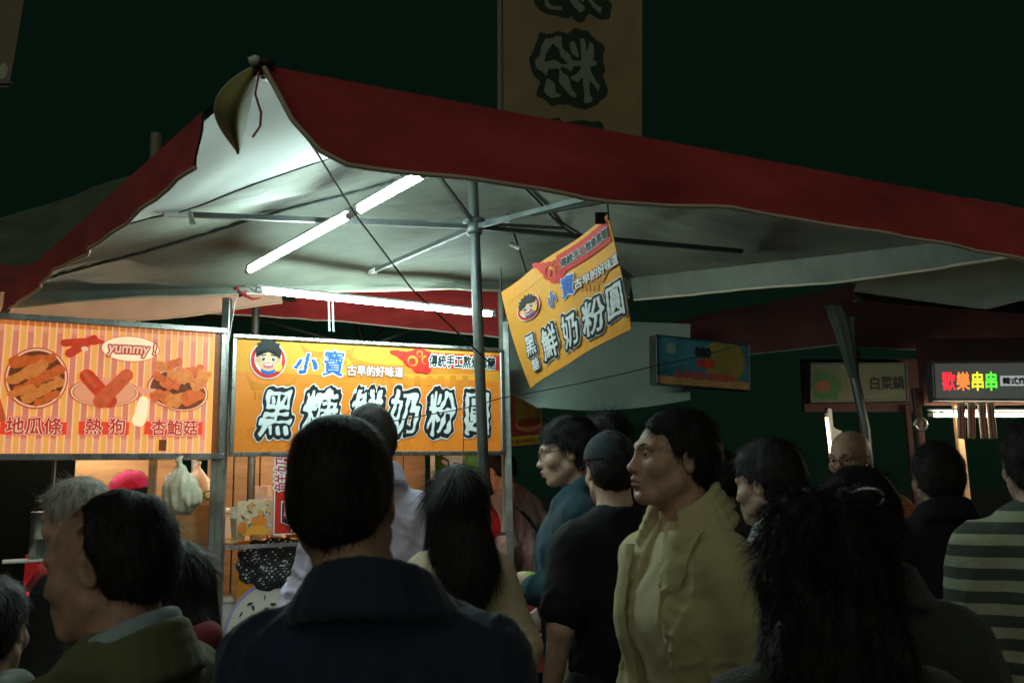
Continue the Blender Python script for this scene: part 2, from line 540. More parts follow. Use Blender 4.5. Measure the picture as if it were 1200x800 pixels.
# inks
def ink(n, c, rough=.50, spec=.18, **k): return mat('ink_' + n, c, rough=rough, spec=spec, **k)
I_OR = ink('orange', (.80, .30, .035), var=.10, vscale=2.5)
I_ORY = ink('golden', (.84, .36, .045), var=.06, vscale=3)
I_ORD = ink('temple_orange', (.70, .24, .028), var=.12, vscale=6)
I_WH = ink('white', (.82, .84, .84)); I_BK = ink('black', (.018, .022, .022)); I_GR = ink('silver', (.60, .66, .70))
I_BL = ink('blue', (.035, .13, .50)); I_RD = ink('red', (.62, .03, .02)); I_SK = ink('face_tone', (.80, .50, .28))
I_LIP = ink('mouth_pink', (.62, .16, .20)); I_BR = ink('brown', (.30, .10, .03)); I_YE = ink('yellow', (.85, .62, .10))
I_GN = ink('leaf_green', (.16, .50, .06)); I_GRN = ink('deep_green', (.05, .16, .06))
def glow(n, c, e, **k): return mat('lit_' + n, c, rough=.35, emit=c, estr=e, **k)
LB = .46
L_YEL = glow('panel_yellow', (.86, .40, .085), LB * .8, var=.06, vscale=2); L_PNK = glow('panel_pink', (.70, .21, .125), LB * .8, var=.06, vscale=2); L_CRM = glow('panel_cream', (.95, .70, .44), LB)
L_SAL = glow('panel_salmon', (.72, .27, .14), LB); L_RED = glow('panel_red', (.72, .05, .022), LB); L_RST = glow('panel_rust', (.52, .10, .03), LB * .8)
FV = dict(var=.34, vscale=34); L_FRY = glow('fried_orange', (.78, .135, .024), LB * .5, **FV); L_FRY2 = glow('fried_gold', (.88, .24, .05), LB * .5, **FV); L_FRYD = glow('fried_brown', (.22, .055, .015), LB * .4, **FV)
L_SAU = glow('sausage_red', (.76, .06, .018), LB * .5, var=.3, vscale=20); L_SAU2 = glow('sausage_light', (.80, .12, .035), LB * .5, var=.3, vscale=20); L_CRE = glow('panel_white', (.88, .56, .36), LB * .8); L_DKR = glow('letter_red', (.50, .035, .025), LB * .8)

def project(p):
    d = Vector(p) - Vector((0, 0, CAM_H)); return 600 + FPX * d.dot(_r) / d.dot(_f), 400 - FPX * d.dot(_u) / d.dot(_f)

class Board:
    """flat or gently bent panel: O corner bottom left, U and V edge vectors; uv(px,py) reads a place off the photograph"""
    def __init__(s, bl, br, tl, tr, bend=None):
        s.c = [Vector(q) for q in (bl, br, tl, tr)]; s.bend = bend
        s.n = (s.c[1] - s.c[0]).cross(s.c[2] - s.c[0]).normalized()      # towards the viewer for a panel seen from -Y
        s.W = ((s.c[1] - s.c[0]).length + (s.c[3] - s.c[2]).length) / 2; s.H = ((s.c[2] - s.c[0]).length + (s.c[3] - s.c[1]).length) / 2
    def at(s, u, v, h=0.0):
        a, b = u / s.W, v / s.H
        p = (s.c[0] * (1 - a) + s.c[1] * a) * (1 - b) + (s.c[2] * (1 - a) + s.c[3] * a) * b
        return p + s.n * (h + (s.bend(a, b) if s.bend else 0))
    def uv(s, px, py):
        u, v = s.W / 2, s.H / 2
        for _ in range(12):
            x, y = project(s.at(u, v)); e = 1e-3
            xu, yu = project(s.at(u + e, v)); xv, yv = project(s.at(u, v + e))
            a, b, c, d = (xu - x) / e, (xv - x) / e, (yu - y) / e, (yv - y) / e
            D = a * d - b * c; rx, ry = px - x, py - y
            u += (rx * d - b * ry) / D; v += (a * ry - c * rx) / D
        return u, v
    def box(s, px0, py0, px1, py1):
        """u0,v0,u1,v1 of a pixel box (top-left, bottom-right), read along its middle lines"""
        u0 = s.uv(px0, (py0 + py1) / 2)[0]; u1 = s.uv(px1, (py0 + py1) / 2)[0]
        v1 = s.uv((px0 + px1) / 2, py0)[1]; v0 = s.uv((px0 + px1) / 2, py1)[1]
        return u0, v0, u1, v1

def fit_text(pr, b, t, box, inks, layer, shear=0.0, **k):
    u0, v0, u1, v1 = b.box(*box)
    F, x0, y0, st, asp = glyph_sd(t, k.get('res', 90), k.get('pad', .30)); h = v1 - v0
    pr.text(t, u0, v0, h, inks, layer, shear=shear, wscale=(u1 - u0) / (asp * h), **k)

# ------------------------------------------------------------------ ground
gm = MB(); gm.box((0, 20, -.05), (160, 160, .1))
tag(gm.build('ground', M_ASPH), kind='structure')

# ------------------------------------------------------------------ market parasols
def cloth_fn(c, rise, sag=.05, seed=0, wob=.012):
    N, Rr, F, L = [Vector(q) for q in c]
    nz = lump(seed + 3, 5.5, 5)
    def fn(s, t, dz=0.0):
        p = (N * (1 - s) + Rr * s) * (1 - t) + (L * (1 - s) + F * s) * t
        m = 1 - max(abs(2 * s - 1), abs(2 * t - 1))
        ang = math.atan2(2 * t - 1, 2 * s - 1)
        q = rise * m ** .92 - sag * math.sin(math.pi * min(1, m * 1.05)) * (abs(math.sin(2 * ang)) < 2) * (1 - abs(math.sin(2 * ang))) * 1.0
        q += wob * float(nz(p.x, p.y, 0.0)) * min(1, m * 6)
        return Vector((p.x, p.y, p.z + q + dz))
    return fn

def valance(name, root, a, b, drop, n=40, out=None, mats=(None, None), hem=None, wob=.013, seed=0, s0=0.0, s1=1.0, rise_at_start=None):
    """a hanging strip along the eave a(t): two skins and a hem cord"""
    outv = Vector(out).normalized()
    nz = lump(seed, 9, 4)
    def pt(t, v, off):
        t = s0 + (s1 - s0) * t
        p = Vector(a) * (1 - t) + Vector(b) * t if not callable(a) else a(t)
        d = drop(t) if callable(drop) else drop
        return p + Vector((0, 0, .013)) + outv * (off + wob * v * float(nz(p.x * 1.7, p.y * 1.7, v * .35)) + .012 * v) - Vector((0, 0, (d + .013) * v))
    mb = MB(); mb.grid(lambda u, v: pt(u, v, .004), n, 6); mb.build(name, mats[0], root)
    mb = MB(); mb.grid(lambda u, v: pt(u, v, -.002), n, 6); mb.build(name + '_lining', mats[1], root)
    if hem:
        mb = MB(); mb.tube([pt(i / n, 1, .001) for i in range(n + 1)], .0065, 6); mb.build('hem', hem, root)
    return pt

def parasol(label, c, rise, pole_base, hub_z, top_mat, lin_mat, group='market parasols', drops=None, val_mats=None, hem=None, seed=0, wob=.012, rib_mat=None, pole_top=None, pole_r=.022):
    rib_mat = rib_mat or M_DSTEEL
    t = thing('market_parasol', label, 'parasol', pole_base, 0, group)
    fn = cloth_fn(c, rise, seed=seed, wob=wob)
    mb = MB(); mb.grid(lambda u, v: fn(u, v, .010), 44, 44); mb.build('canopy', top_mat, t)
    mb = MB(); mb.grid(lambda u, v: fn(v, u, 0), 44, 44); mb.build('canopy_lining', lin_mat, t)
    ap = fn(.5, .5); pb = Vector(pole_base)
    hub = Vector((pb.x + (ap.x - pb.x) * hub_z / ap.z, pb.y + (ap.y - pb.y) * hub_z / ap.z, hub_z)) if pole_top is None else Vector(pole_top)
    tip = ap + Vector((0, 0, .04)) if pole_top is None else hub + (hub - pb) * ((ap.z - .01 - hub.z) / hub.z)
    mb = MB(); mb.tube([pb, hub, tip], pole_r, 14); mb.build('pole', M_DSTEEL, t)
    mb = MB(); mb.lathe([(.001, -.035), (.030, -.035), (.034, -.02), (.034, .012), (.048, .016), (.048, .030), (.028, .034), (.001, .034)], hub, 16); mb.build('hub', M_DSTEEL, t)
    mb = MB(); mb.lathe([(.001, 0), (.20, 0), (.21, .02), (.20, .05), (.05, .065), (.03, .2), (.001, .2)], pb, 24); mb.build('base', M_DARK, t)
    for s, q in ((.5, .08), (.5, .92), (.08, .5), (.92, .5)):
        e = fn(s, q, -.012); d = (e - hub).normalized()
        mb = MB(); mb.bar(hub + d * .03, e, .016, .020); st = mb.build('strut', rib_mat, t)
        mb = MB(); mb.bar(e - d * .09, e - d * .005, .019, .023); mb.build('strut_cap', M_PVC, st)
    for s, q in ((.27, .27), (.73, .27), (.27, .73), (.73, .73)):
        e = fn(s, q, -.02); d = (e - hub).normalized()
        mb = MB(); mb.bar(hub + d * .03 + Vector((0, 0, .015)), e, .014, .016); mb.build('strut', rib_mat, t)
    for i in range(4):
        e = [(.01, .01), (.99, .01), (.99, .99), (.01, .99)][i]
        mb = MB(); mb.tube([fn(.5 + (e[0] - .5) * k, .5 + (e[1] - .5) * k, -.013) for k in [j / 10 for j in range(11)]], .008, 6); mb.build('rib', rib_mat, t)
    cs = [Vector(q) for q in c]; cen = sum(cs, Vector()) / 4
    for i, d in enumerate(drops or ()):
        if not d: continue
        a, b = cs[i], cs[(i + 1) % 4]; o = (a + b) / 2 - cen; o.z = 0
        fnd, s0, s1 = d
        valance('valance', t, a, b, fnd, 44, o, val_mats or (top_mat, lin_mat), hem, seed=seed + i, s0=s0, s1=s1)
    return t, fn, hub

N_, R_, F_, L_ = Vector((-.60, 1.91, 2.60)), Vector((2.10, 2.98, 2.478)), Vector((.72, 4.98, 2.81)), Vector((-2.46, 4.05, 2.585))
pole_xy = PZ(577, 660, 1.2)
k_ = 3.45 / pole_xy.y
base0 = Vector((P(579, 690, 3.45).x, 3.45, 0))
main, cfn, hub = parasol('big red market parasol with grey lining, lit by tubes, over the dessert stall', (N_, R_, F_, L_), .40, base0, 2.69,
    M_RED, M_LIN, drops=[(lambda t: (.205 - .055 * t + .013 * math.sin(t * 9) + .006 * math.sin(t * 23)) * (min(1, max(0, t - .004) / .055)) ** .6, .004, 1.0), (lambda t: .055 + .09 * min(1, t * 2.2) - .02 * t + .008 * math.sin(t * 8), 0, 1), (lambda t: max(.035, .115 - .25 * t) + .045 * max(0, (t - .75) * 4) ** 2, 0, 1), (lambda t: .11 + .045 * t + .008 * math.sin(t * 14), 0.0, .885)],
    hem=M_HEM, seed=4, wob=.016, pole_top=P(556, 266, 3.45))
# pale patch sewn under the raised near corner
mb = MB()
def patch(u, v):
    a = (.005 + .30 * u * (1 - 0), .004); b = (.004, .43)
    p = Vector((a[0] * (1 - v) + .002 * v, .004 * (1 - v) + .43 * v, 0)) if False else None
    s = .46 * u * (1 - v); q = .62 * v * 1.0
    q = q * (1 - 0) ; s = s
    return cfn(min(.999, s + .003), min(.999, q * (1 - .0 * u) + .003), -.012)
mb.grid(patch, 24, 24); mb.build('corner_patch', M_WHITEP, main)
mb = MB(); mb.tube([cfn(.463 * (1 - v) + .003, .622 * v + .003, -.013) for v in [i / 20 for i in range(21)]], .004, 5); mb.build('seam', M_DSTEEL, main)
# tie tape, knot and finial of the near corner
tp = PZ(222, 246, 2.50)
mb = MB(); mb.grid(lambda u, v: tp + Vector((.012 * (u - .5) + .02 * v * (1 if u > .5 else .6), -.006 * v, -.05 * v)), 2, 4, thick=.002); mb.build('tie_tape', M_WHITEP, main)
c0 = P(306, 74, 1.905)
mb = MB(); mb.lathe([(.001, -.012), (.012, -.012), (.013, .006), (.008, .014), (.001, .014)], c0 + Vector((-.016, 0, .006)), 10, M=Matrix.Rotation(R(70), 3, 'Y')); mb.build('corner_cap', M_PVC, main)
mb = MB(); mb.tube([c0 + Vector((.0, 0, 0)), c0 + Vector((.012, -.004, .002)), c0 + Vector((.022, 0, -.004)), c0 + Vector((.030, .004, .002))], [.009, .013, .011, .006], 8); mb.build('knot', M_CORD, main)
mb = MB(); mb.tube([P(304, 84, 1.9), P(299, 110, 1.9), P(306, 132, 1.9), P(305, 148, 1.9), P(296, 161, 1.9)], .003, 6); mb.build('cord_end', M_REDCORD, main)
# the folded-back end of the left valance: a curled olive flap
def flap(u, v):
    y = 80 + 100 * v
    xo = 296 - 40 * math.sin(math.pi * min(1, v * 1.02) ** .85) - 17 * v * v
    xi = 302 - 22 * v
    x = xo * (1 - u) + xi * u
    return P(x, y, 1.93 + .18 * v - .07 * math.sin(math.pi * u) * math.sin(math.pi * v))
mb = MB(); mb.grid(flap, 12, 24, thick=.003); fl = mb.build('folded_flap', M_OLIVE, main)
mb = MB(); mb.tube([flap(0, v / 20) for v in range(21)], .0045, 6); mb.build('hem', M_HEM, fl)

# ------------------------------------------------------------------ tubes of light under the canopy
def tube_lamp(label, a, b, m, batten=True, r=.0125, up=.022, group='fluorescent tubes of the dessert stall'):
    a, b = Vector(a), Vector(b)
    t = thing('fluorescent_tube', label, 'tube lamp', (a + b) / 2, 0, group)
    d = (b - a).normalized()
    mb = MB(); mb.tube([a + d * .02, b - d * .02], r, 12, cap=False); mb.build('glass_tube', m, t)
    for p, q in ((a, a + d * .03), (b - d * .03, b)):
        mb = MB(); mb.tube([p, q], r * 1.15, 10); mb.build('end_cap', M_PVC, t)
    if batten:
        mb = MB(); mb.bar(a + Vector((0, 0, up)), b + Vector((0, 0, up)), .026, .014, bev=.003); mb.build('batten', M_PVC, t)
        for k in (.12, .88):
            p = a.lerp(b, k); mb = MB(); mb.box(p + Vector((0, 0, up * .55)), (.012, .03, up * .9)); mb.build('clip', M_PVC, t)
    return t
tA, tB, tC = PZ(290, 318, 2.585), PZ(415, 249.5, 2.615), PZ(501, 202, 2.63)
tube_lamp('white tube lamp sloping up from the left post, lower of the slanted pair', tA, tA.lerp(tB, .985), M_TUBE)
tube_lamp('white tube lamp at the upper end of the slanted pair, against the red eave', tA.lerp(tB, 1.015), tC, M_TUBE)
tube_lamp('white tube lamp lying level just above the orange sign', PZ(300, 340, 2.56), PZ(580, 369, 2.56), M_TUBE)

# ------------------------------------------------------------------ the dessert stall and its orange signboard
SL, SR = P(270, 457, 4.45), P(588, 463, 5.15)
SL.z = SR.z = 0
UX = (SR - SL).normalized(); NIN = Vector((-UX.y, UX.x, 0))      # along the front, into the stall
if NIN.y < 0: NIN = -NIN
WS = (SR - SL).length
def S(u, d, z, base=None): return (base or SL) + UX * u + NIN * d + Vector((0, 0, z))
ZB, ZT = 1.785, 2.425
stall = thing('food_stall', 'steel framed dessert stall under the orange signboard, with wooden shelves', 'market stall', S(WS / 2, .6, 0))
for (u, d, z0, z1, r) in ((-.03, .0, 0, 2.62, .021), (WS + .035, 0, 0, 2.6, .021), (-.03, 1.25, 0, 2.4, .02), (WS + .03, 1.25, 0, 2.4, .02)):
    mb = MB(); mb.bar(S(u, d, z0), S(u, d, z1), r * 2, r * 2, bev=.004); mb.build('post', M_STEEL, stall)
for u in (-.03, WS + .03):
    mb = MB(); mb.bar(S(u, .022, 2.36), S(u, 1.225, 2.36), .03, .03); mb.build('roof_rail', M_STEEL, stall)
mb = MB(); mb.box(S(WS / 2, .42, 1.33), (WS - .04, .66, .03), Matrix((UX, NIN, Vector((0, 0, 1)))).transposed(), bev=.004); mb.build('upper_shelf', M_WOODL, stall)
mb = MB(); mb.box(S(WS / 2, .50, .84), (WS - .04, .9, .03), Matrix((UX, NIN, Vector((0, 0, 1)))).transposed(), bev=.004); mb.build('counter', M_WOODL, stall)
mb = MB(); mb.box(S(WS / 2, .10, .42), (WS - .06, .02, .80), Matrix((UX, NIN, Vector((0, 0, 1)))).transposed()); mb.build('front_panel', M_ORB, stall)
mb = MB()
for i in range(9):
    mb.box(S(.04 + (i + .5) * (WS - .08) / 9, 1.22, 1.5), ((WS - .08) / 9 - .008, .02, 1.4), Matrix((UX, NIN, Vector((0, 0, 1)))).transposed(), bev=.003)
mb.build('back_boards', M_WOODL, stall)
mb = MB(); mb.bar(S(-.03 + .025, 0, 1.325), S(WS, 0, 1.325), .02, .02); mb.build('shelf_edge', M_ALU, stall)

def lightbox(name, label, b, frame=.022, depth=.09, group=None, face=None, edge_mat=None):
    o = (b.c[0] + b.c[1]) / 2
    t = thing(name, label, 'sign', o, 0, group)
    mb = MB()
    nb = -b.n * depth
    q = [b.at(0, 0), b.at(b.W, 0), b.at(b.W, b.H), b.at(0, b.H)]
    mb.add(q + [p + nb for p in q], [(0, 1, 2, 3), (7, 6, 5, 4), (0, 4, 5, 1), (1, 5, 6, 2), (2, 6, 7, 3), (3, 7, 4, 0)]); mb.build('panel', face, t)
    mb = MB(); f = frame
    up = b.n
    for a, c in (((-f / 2, -f / 2), (b.W + f / 2, -f / 2)), ((-f / 2, b.H + f / 2), (b.W + f / 2, b.H + f / 2))):
        mb.bar(b.at(a[0] - f / 2, a[1], -.03), b.at(c[0] + f / 2, c[1], -.03), f, .10, up=up, bev=.003)
    for x in (-f / 2, b.W + f / 2):
        mb.bar(b.at(x, .002, -.031), b.at(x, b.H - .002, -.031), f, .098, up=up, bev=.003)
    mb.build('frame', edge_mat or M_ALU, t)
    return t

def cartoon_badge(pr, b, cx, cy, rpx, L=10):
    """round red shop badge with a plain cheerful boy's face"""
    u, v = b.uv(cx, cy); u1, _ = b.uv(cx + rpx, cy); _, v1 = b.uv(cx, cy - rpx); ru, rv = u1 - u, v1 - v
    e = lambda x, y, rx, ry, m, l, **k: pr.ellipse(u + x * ru, v + y * rv, rx * ru, ry * rv, m, l, **k)
    e(0, 0, 1.06, 1.10, I_WH, L); e(0, 0, 1, 1.04, I_RD, L + 1); e(0, .05, .80, .86, I_WH, L + 2)
    e(0, -.55, .42, .30, I_BL, L + 3)
    e(0, -.02, .66, .62, I_SK, L + 4); e(-.64, .0, .13, .18, I_SK, L + 4); e(.64, 0, .13, .18, I_SK, L + 4)
    hp = [(-.70, .12), (-.76, .62), (-.62, .78), (-.66, .98), (-.44, .98), (-.40, 1.22), (-.18, 1.10), (-.02, 1.34), (.14, 1.10), (.36, 1.24), (.42, 1.0), (.66, 1.0), (.62, .78), (.76, .60), (.70, .10), (.56, .46), (.30, .34), (0, .46), (-.30, .36), (-.56, .46)]
    V = [(u, v + .55 * rv)] + [(u + x * ru, v + y * rv) for x, y in hp]; n = len(hp)
    pr.shape(V, [(0, 1 + i, 1 + (i + 1) % n) for i in range(n)], I_BK, L + 6)
    for sg in (-1, 1):
        e(.28 * sg, .06, .15, .15, I_WH, L + 6); e(.29 * sg, .05, .09, .11, I_BK, L + 7); e(.31 * sg, .09, .03, .035, I_WH, L + 8)
        e(.28 * sg, .27, .17, .035, I_BK, L + 6, rot=.12 * -sg)
    e(0, -.33, .30, .17, I_LIP, L + 6, n=24); e(0, -.27, .22, .06, I_WH, L + 7)
    e(.62, -.42, .19, .24, I_YE, L + 7, rot=-.3)

def cloud(pr, b, cx, cy, w, m, L):
    """curled auspicious cloud"""
    def uvp(x, y): return b.uv(cx + x, cy - y)
    pieces = [(0, 0, 10, 9), (9, 5, 9, 8), (17, 0, 9, 9), (-9, 4, 6, 5), (8, -8, 8, 7), (16, -10, 6, 6)]
    pts = [(*uvp(x * w, y * w), abs(uvp(x * w + r1 * w, y * w)[0] - uvp(x * w, y * w)[0]), r2 / r1) for x, y, r1, r2 in pieces]
    tl = [uvp(*q) for q in ((-8 * w, 3 * w), (-16 * w, 7 * w), (-22 * w, 8 * w))]
    sc = pts[0][2]
    holes = [(*uvp(1 * w, -2 * w), sc * .48), (*uvp(16 * w, -1 * w), sc * .42), (*uvp(9 * w, 6 * w), sc * .30)]
    def fn(X, Y):
        d = np.full(X.shape, 9.0)
        for u, v, r, a in pts: d = np.minimum(d, np.sqrt((X - u) ** 2 + ((Y - v) / a) ** 2) - r)
        for i in range(2):
            a, c = np.array(tl[i]), np.array(tl[i + 1]); q = c - a; t = np.clip(((X - a[0]) * q[0] + (Y - a[1]) * q[1]) / (q @ q), 0, 1)
            d = np.minimum(d, np.hypot(X - a[0] - t * q[0], Y - a[1] - t * q[1]) - sc * (.42 - .1 * i - .1 * t))
        for u, v, r in holes:
            rr = np.hypot(X - u, Y - v); an = np.arctan2(Y - v, X - u)
            d = np.maximum(d, -(np.abs(rr - r) - r * (.22 + .10 * np.cos(an - 1))))
        return d
    us = [p[0] for p in pts] + [q[0] for q in tl]; vs = [p[1] for p in pts] + [q[1] for q in tl]
    pr.blob(fn, min(us) - sc * 1.3, min(vs) - sc * 1.3, max(us) + sc * 1.3, max(vs) + sc * 1.3, m, L, st=sc / 16)

def calligraphy(hpx): return None

def temple(pr, b, boxes, m, L):
    """ghosted palace roofs behind the lettering"""
    for (x0, x1, y, h) in boxes:
        V = []; n = 18
        for i in range(n + 1):
            t = i / n; x = x0 + (x1 - x0) * t
            curve = (2 * t - 1) ** 4 * h * .45
            V.append(b.uv(x, y - curve)); V.append(b.uv(x0 + (x1 - x0) * (.12 + .76 * t), y + h * .25)); 
        F = [(2 * i, 2 * i + 2, 2 * i + 3, 2 * i + 1) for i in range(n)]
        pr.shape(V, F, m, L)
        V = []
        for i in range(n + 1):
            t = i / n; x = x0 + (x1 - x0) * (.16 + .68 * t)
            V.append(b.uv(x, y + h * .30)); V.append(b.uv(x, y + h * .62))
        F = [(2 * i, 2 * i + 2, 2 * i + 3, 2 * i + 1) for i in range(0, n, 2)]
        pr.shape(V, F, m, L)

b1 = Board(S(.022, -.02, ZB + .022), S(WS - .022, -.02, ZB + .022), S(.022, -.02, ZT - .022), S(WS - .022, -.02, ZT - .022))
if b1.n.y > 0: b1.n = -b1.n
I_FACE = mat('signboard_orange', (.78, .235, .028), rough=.3, spec=.5, var=.16, vscale=2.4, emit=(.78, .235, .028), estr=.10, coat=.2)
sb = lightbox('signboard', 'wide orange signboard with black and white brush lettering above the dessert counter', b1, face=I_FACE)
pr = Print(b1.at)
for k in range(10):
    a, c = b1.H * (.72 + .028 * k), b1.H
u0, v0, u1, v1 = b1.box(279, 390, 585, 425); pr.rect(.0, b1.H * .70, b1.W, b1.H, I_ORY, 1, 16)
temple(pr, b1, [(350, 420, 412, 26), (400, 585, 428, 40), (288, 350, 450, 30)], I_ORD, 2)
pr.build('background_print', sb)
big = [(.150, I_WH), (.122, I_BK), (.030, I_GR), (.012, I_WH)]
for t, box, sh, sd in (('黑', (303, 459, 338, 510), .20, 1), ('糖', (353, 457, 391, 510), .18, 2), ('鮮', (409, 457, 444, 508), .18, 3), ('奶', (453, 458, 486, 508), .22, 4), ('粉', (499, 459, 530, 508), .18, 5), ('圓', (545, 461, 571, 507), .06, 6)):
    fit_text(pr, b1, t, box, big, 4, shear=sh, res=100, pad=.36, brush=.030, seed=sd)
fit_text(pr, b1, '小', (344, 415, 370, 437), [(.10, I_WH), (.045, I_BL)], 4, shear=.15, brush=.02, seed=9)
fit_text(pr, b1, '寶', (378, 411, 401, 440), [(.08, I_WH), (.022, I_BL)], 4, shear=.10, brush=.012, seed=10)
fit_text(pr, b1, '古早的好味道', (407, 429, 472, 441), [(.12, I_BR), (.03, I_WH)], 4, res=60)
x0 = b1.box(499, 415, 587, 432); pr.rect(x0[0], x0[1], b1.W, x0[3], I_RD, 4, 8)
cloud(pr, b1, 482, 421, 1.05, I_RD, 5)
fit_text(pr, b1, '傳統手工熬煮黑糖', (502, 417, 579, 431), [(.12, I_WH), (.035, I_BK)], 6, res=60, shear=.12)
pr.build('lettering', sb)
cartoon_badge(pr, b1, 314, 422, 20, 5); pr.build('badge', sb)

# ------------------------------------------------------------------ neighbouring snack stall on the left with a striped lit menu
QR, QL = P(262, 457, 4.40), P(-140, 455, 3.68)
QR.z = QL.z = 0
UX2 = (QR - QL).normalized(); NIN2 = Vector((-UX2.y, UX2.x, 0)); W2 = (QR - QL).length
M2 = Matrix((UX2, NIN2, Vector((0, 0, 1)))).transposed()
def S2(u, d, z): return QL + UX2 * u + NIN2 * d + Vector((0, 0, z))
stall2 = thing('food_stall', 'steel fried snack stall under the pink striped menu sign, left edge', 'market stall', S2(W2 / 2, .6, 0))
for u, d, z1 in ((.03, .03, 2.5), (W2 - .02, .05, 2.44), (.03, 1.2, 2.4), (W2 - .05, 1.2, 2.4), (W2 - .27, .42, 2.2)):
    mb = MB(); mb.bar(S2(u, d, 0), S2(u, d, z1), .036, .036, bev=.004); mb.build('post', M_STEEL, stall2)
mb = MB(); mb.box(S2(W2 / 2, .5, .95), (W2 - .1, .8, .03), M2, bev=.004); mb.build('counter', M_STEEL, stall2)
mb = MB(); mb.box(S2(W2 / 2, .12, .46), (W2 - .1, .02, .9), M2); mb.build('front_panel', M_DSTEEL, stall2)
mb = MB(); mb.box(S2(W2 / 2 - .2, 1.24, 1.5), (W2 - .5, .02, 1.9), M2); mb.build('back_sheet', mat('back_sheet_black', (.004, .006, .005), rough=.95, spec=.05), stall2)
mb = MB(); lr = ray(46, 664); lt_ = (S2(0, .05, 0) - Vector((0, 0, CAM_H))).dot(NIN2) / lr.dot(NIN2); ledge = Vector((0, 0, CAM_H)) + lr * lt_; ledge.z = 1.315; mb.box(ledge, (.30, .14, .012), M2, bev=.003); mb.build('ledge', M_PVC, stall2)
b2 = Board(S2(.022, 0, 1.80), S2(W2 - .022, 0, 1.80), S2(.022, 0, 2.42), S2(W2 - .022, 0, 2.42))
if b2.n.y > 0: b2.n = -b2.n
# match the slight perspective of its frame
sb2 = lightbox('signboard', 'backlit menu sign with pink and yellow stripes and pictures of fried snacks', b2, frame=.03, face=L_YEL)
pr = Print(b2.at)
sw = b2.W / 46.0
for i in range(46):
    a = i * sw
    if i % 2: pr.rect(a, 0, a + sw, b2.H, L_PNK, 1, 1); pr.rect(a, b2.H * .92, a + sw, b2.H, L_SAL, 2, 1); pr.rect(a, 0, a + sw, b2.H * .11, L_SAL, 2, 1)
    pr.rect(a - sw * .06, 0, a + sw * .10, b2.H, L_CRE, 3, 1)
pr.rect(0, b2.H * .965, b2.W, b2.H, L_FRY2, 3, 4)
pr.rect(b2.W - .03, 0, b2.W, b2.H, L_FRYD, 4, 1); pr.rect(b2.W - .042, 0, b2.W - .03, b2.H, L_YEL, 4, 1)
pr.build('stripes', sb2)
def seg_d(X, Y, a, b, ra, rb):
    a, b = np.array(a), np.array(b); q = b - a; t = np.clip(((X - a[0]) * q[0] + (Y - a[1]) * q[1]) / (q @ q), 0, 1)
    return np.hypot(X - a[0] - t * q[0], Y - a[1] - t * q[1]) - (ra + (rb - ra) * t)
def strip(pr, b, p, q, r0, r1, m, L, wob=.0, seed=0):
    a, c = b.uv(*p), b.uv(*q); s = b.W / 400 * .9
    s = abs(b.uv(p[0] + 1, p[1])[0] - a[0])
    nz = lump(seed, 90, 4)
    fn = lambda X, Y: seg_d(X, Y, a, c, r0 * s, r1 * s) + wob * s * nz(X, Y, 0 * X)
    R0 = (max(r0, r1) + wob * 2 + 1) * s
    pr.blob(fn, min(a[0], c[0]) - R0, min(a[1], c[1]) - R0, max(a[0], c[0]) + R0, max(a[1], c[1]) + R0, m, L, st=max(s * .6, .0012))
def ering(pr, b, cx, cy, rx, ry, L, fill_m=None):
    u, v = b.uv(cx, cy); ru = b.uv(cx + rx, cy)[0] - u; rv = b.uv(cx, cy - ry)[1] - v
    pr.ellipse(u, v, ru, rv, L_RST, L); pr.ellipse(u, v, ru * .95, rv * .95, L_CRE, L + 1); pr.ellipse(u, v, ru * .90, rv * .90, L_RST, L + 2)
    pr.ellipse(u, v, ru * .87, rv * .87, fill_m or L_FRYD, L + 3)
ering(pr, b2, 43, 443, 37, 36, 5)
for i, (p, q, r0, r1, m) in enumerate((((18, 424), (60, 420), 8, 6, L_FRY), ((14, 446), (50, 428), 6, 8, L_FRY2), ((22, 458), (70, 432), 7, 6, L_FRY), ((30, 468), (68, 448), 6, 7, L_FRY2), ((16, 462), (36, 455), 6, 5, L_FRY2), ((34, 440), (64, 438), 5, 6, L_FRY2), ((44, 472), (66, 462), 5, 5, L_FRY))):
    strip(pr, b2, p, q, r0, r1, m, 9 + i % 5, 1.1, i)
ering(pr, b2, 123, 460, 41, 17, 5, L_SAL)
strip(pr, b2, (102, 441), (128, 470), 9, 9, L_SAU, 10); strip(pr, b2, (148, 440), (118, 470), 8, 9, L_SAU2, 11); strip(pr, b2, (99, 438), (110, 452), 3, 3, L_SAU2, 12)
ering(pr, b2, 207, 455, 34, 24, 5); ering(pr, b2, 214, 462, 30, 20, 5)
for i, (x, y, r, m) in enumerate(((193, 432, 10, L_FRY2), (204, 428, 8, L_FRY), (228, 434, 9, L_FRY), (212, 445, 13, L_FRY2), (198, 450, 10, L_FRY), (234, 448, 10, L_FRY2), (190, 466, 10, L_FRY), (208, 470, 11, L_FRY2), (226, 464, 11, L_FRY), (240, 440, 6, L_FRY2), (186, 441, 7, L_FRY))):
    strip(pr, b2, (x - r * .5, y + (i % 3 - 1) * r * .2), (x + r * .5, y - (i % 2) * r * .3), r * .8, r * .65, m, 10 + i % 6, 1.6, 20 + i)
strip(pr, b2, (163, 457), (180, 460), 3.5, 5, L_SAL, 9); strip(pr, b2, (168, 470), (163, 492), 6, 8, L_CRM, 8, .5, 3)
strip(pr, b2, (76, 402), (112, 400), 5, 5, L_SAU, 8); strip(pr, b2, (82, 414), (110, 397), 6, 5, L_SAU, 9); strip(pr, b2, (98, 409), (100, 409), 3, 3, L_CRE, 11); strip(pr, b2, (112, 400), (122, 401), 5, 1, L_SAU, 9)
strip(pr, b2, (-6, 470), (2, 490), 7, 5, L_SAU2, 6)
pr.build('food_pictures', sb2)
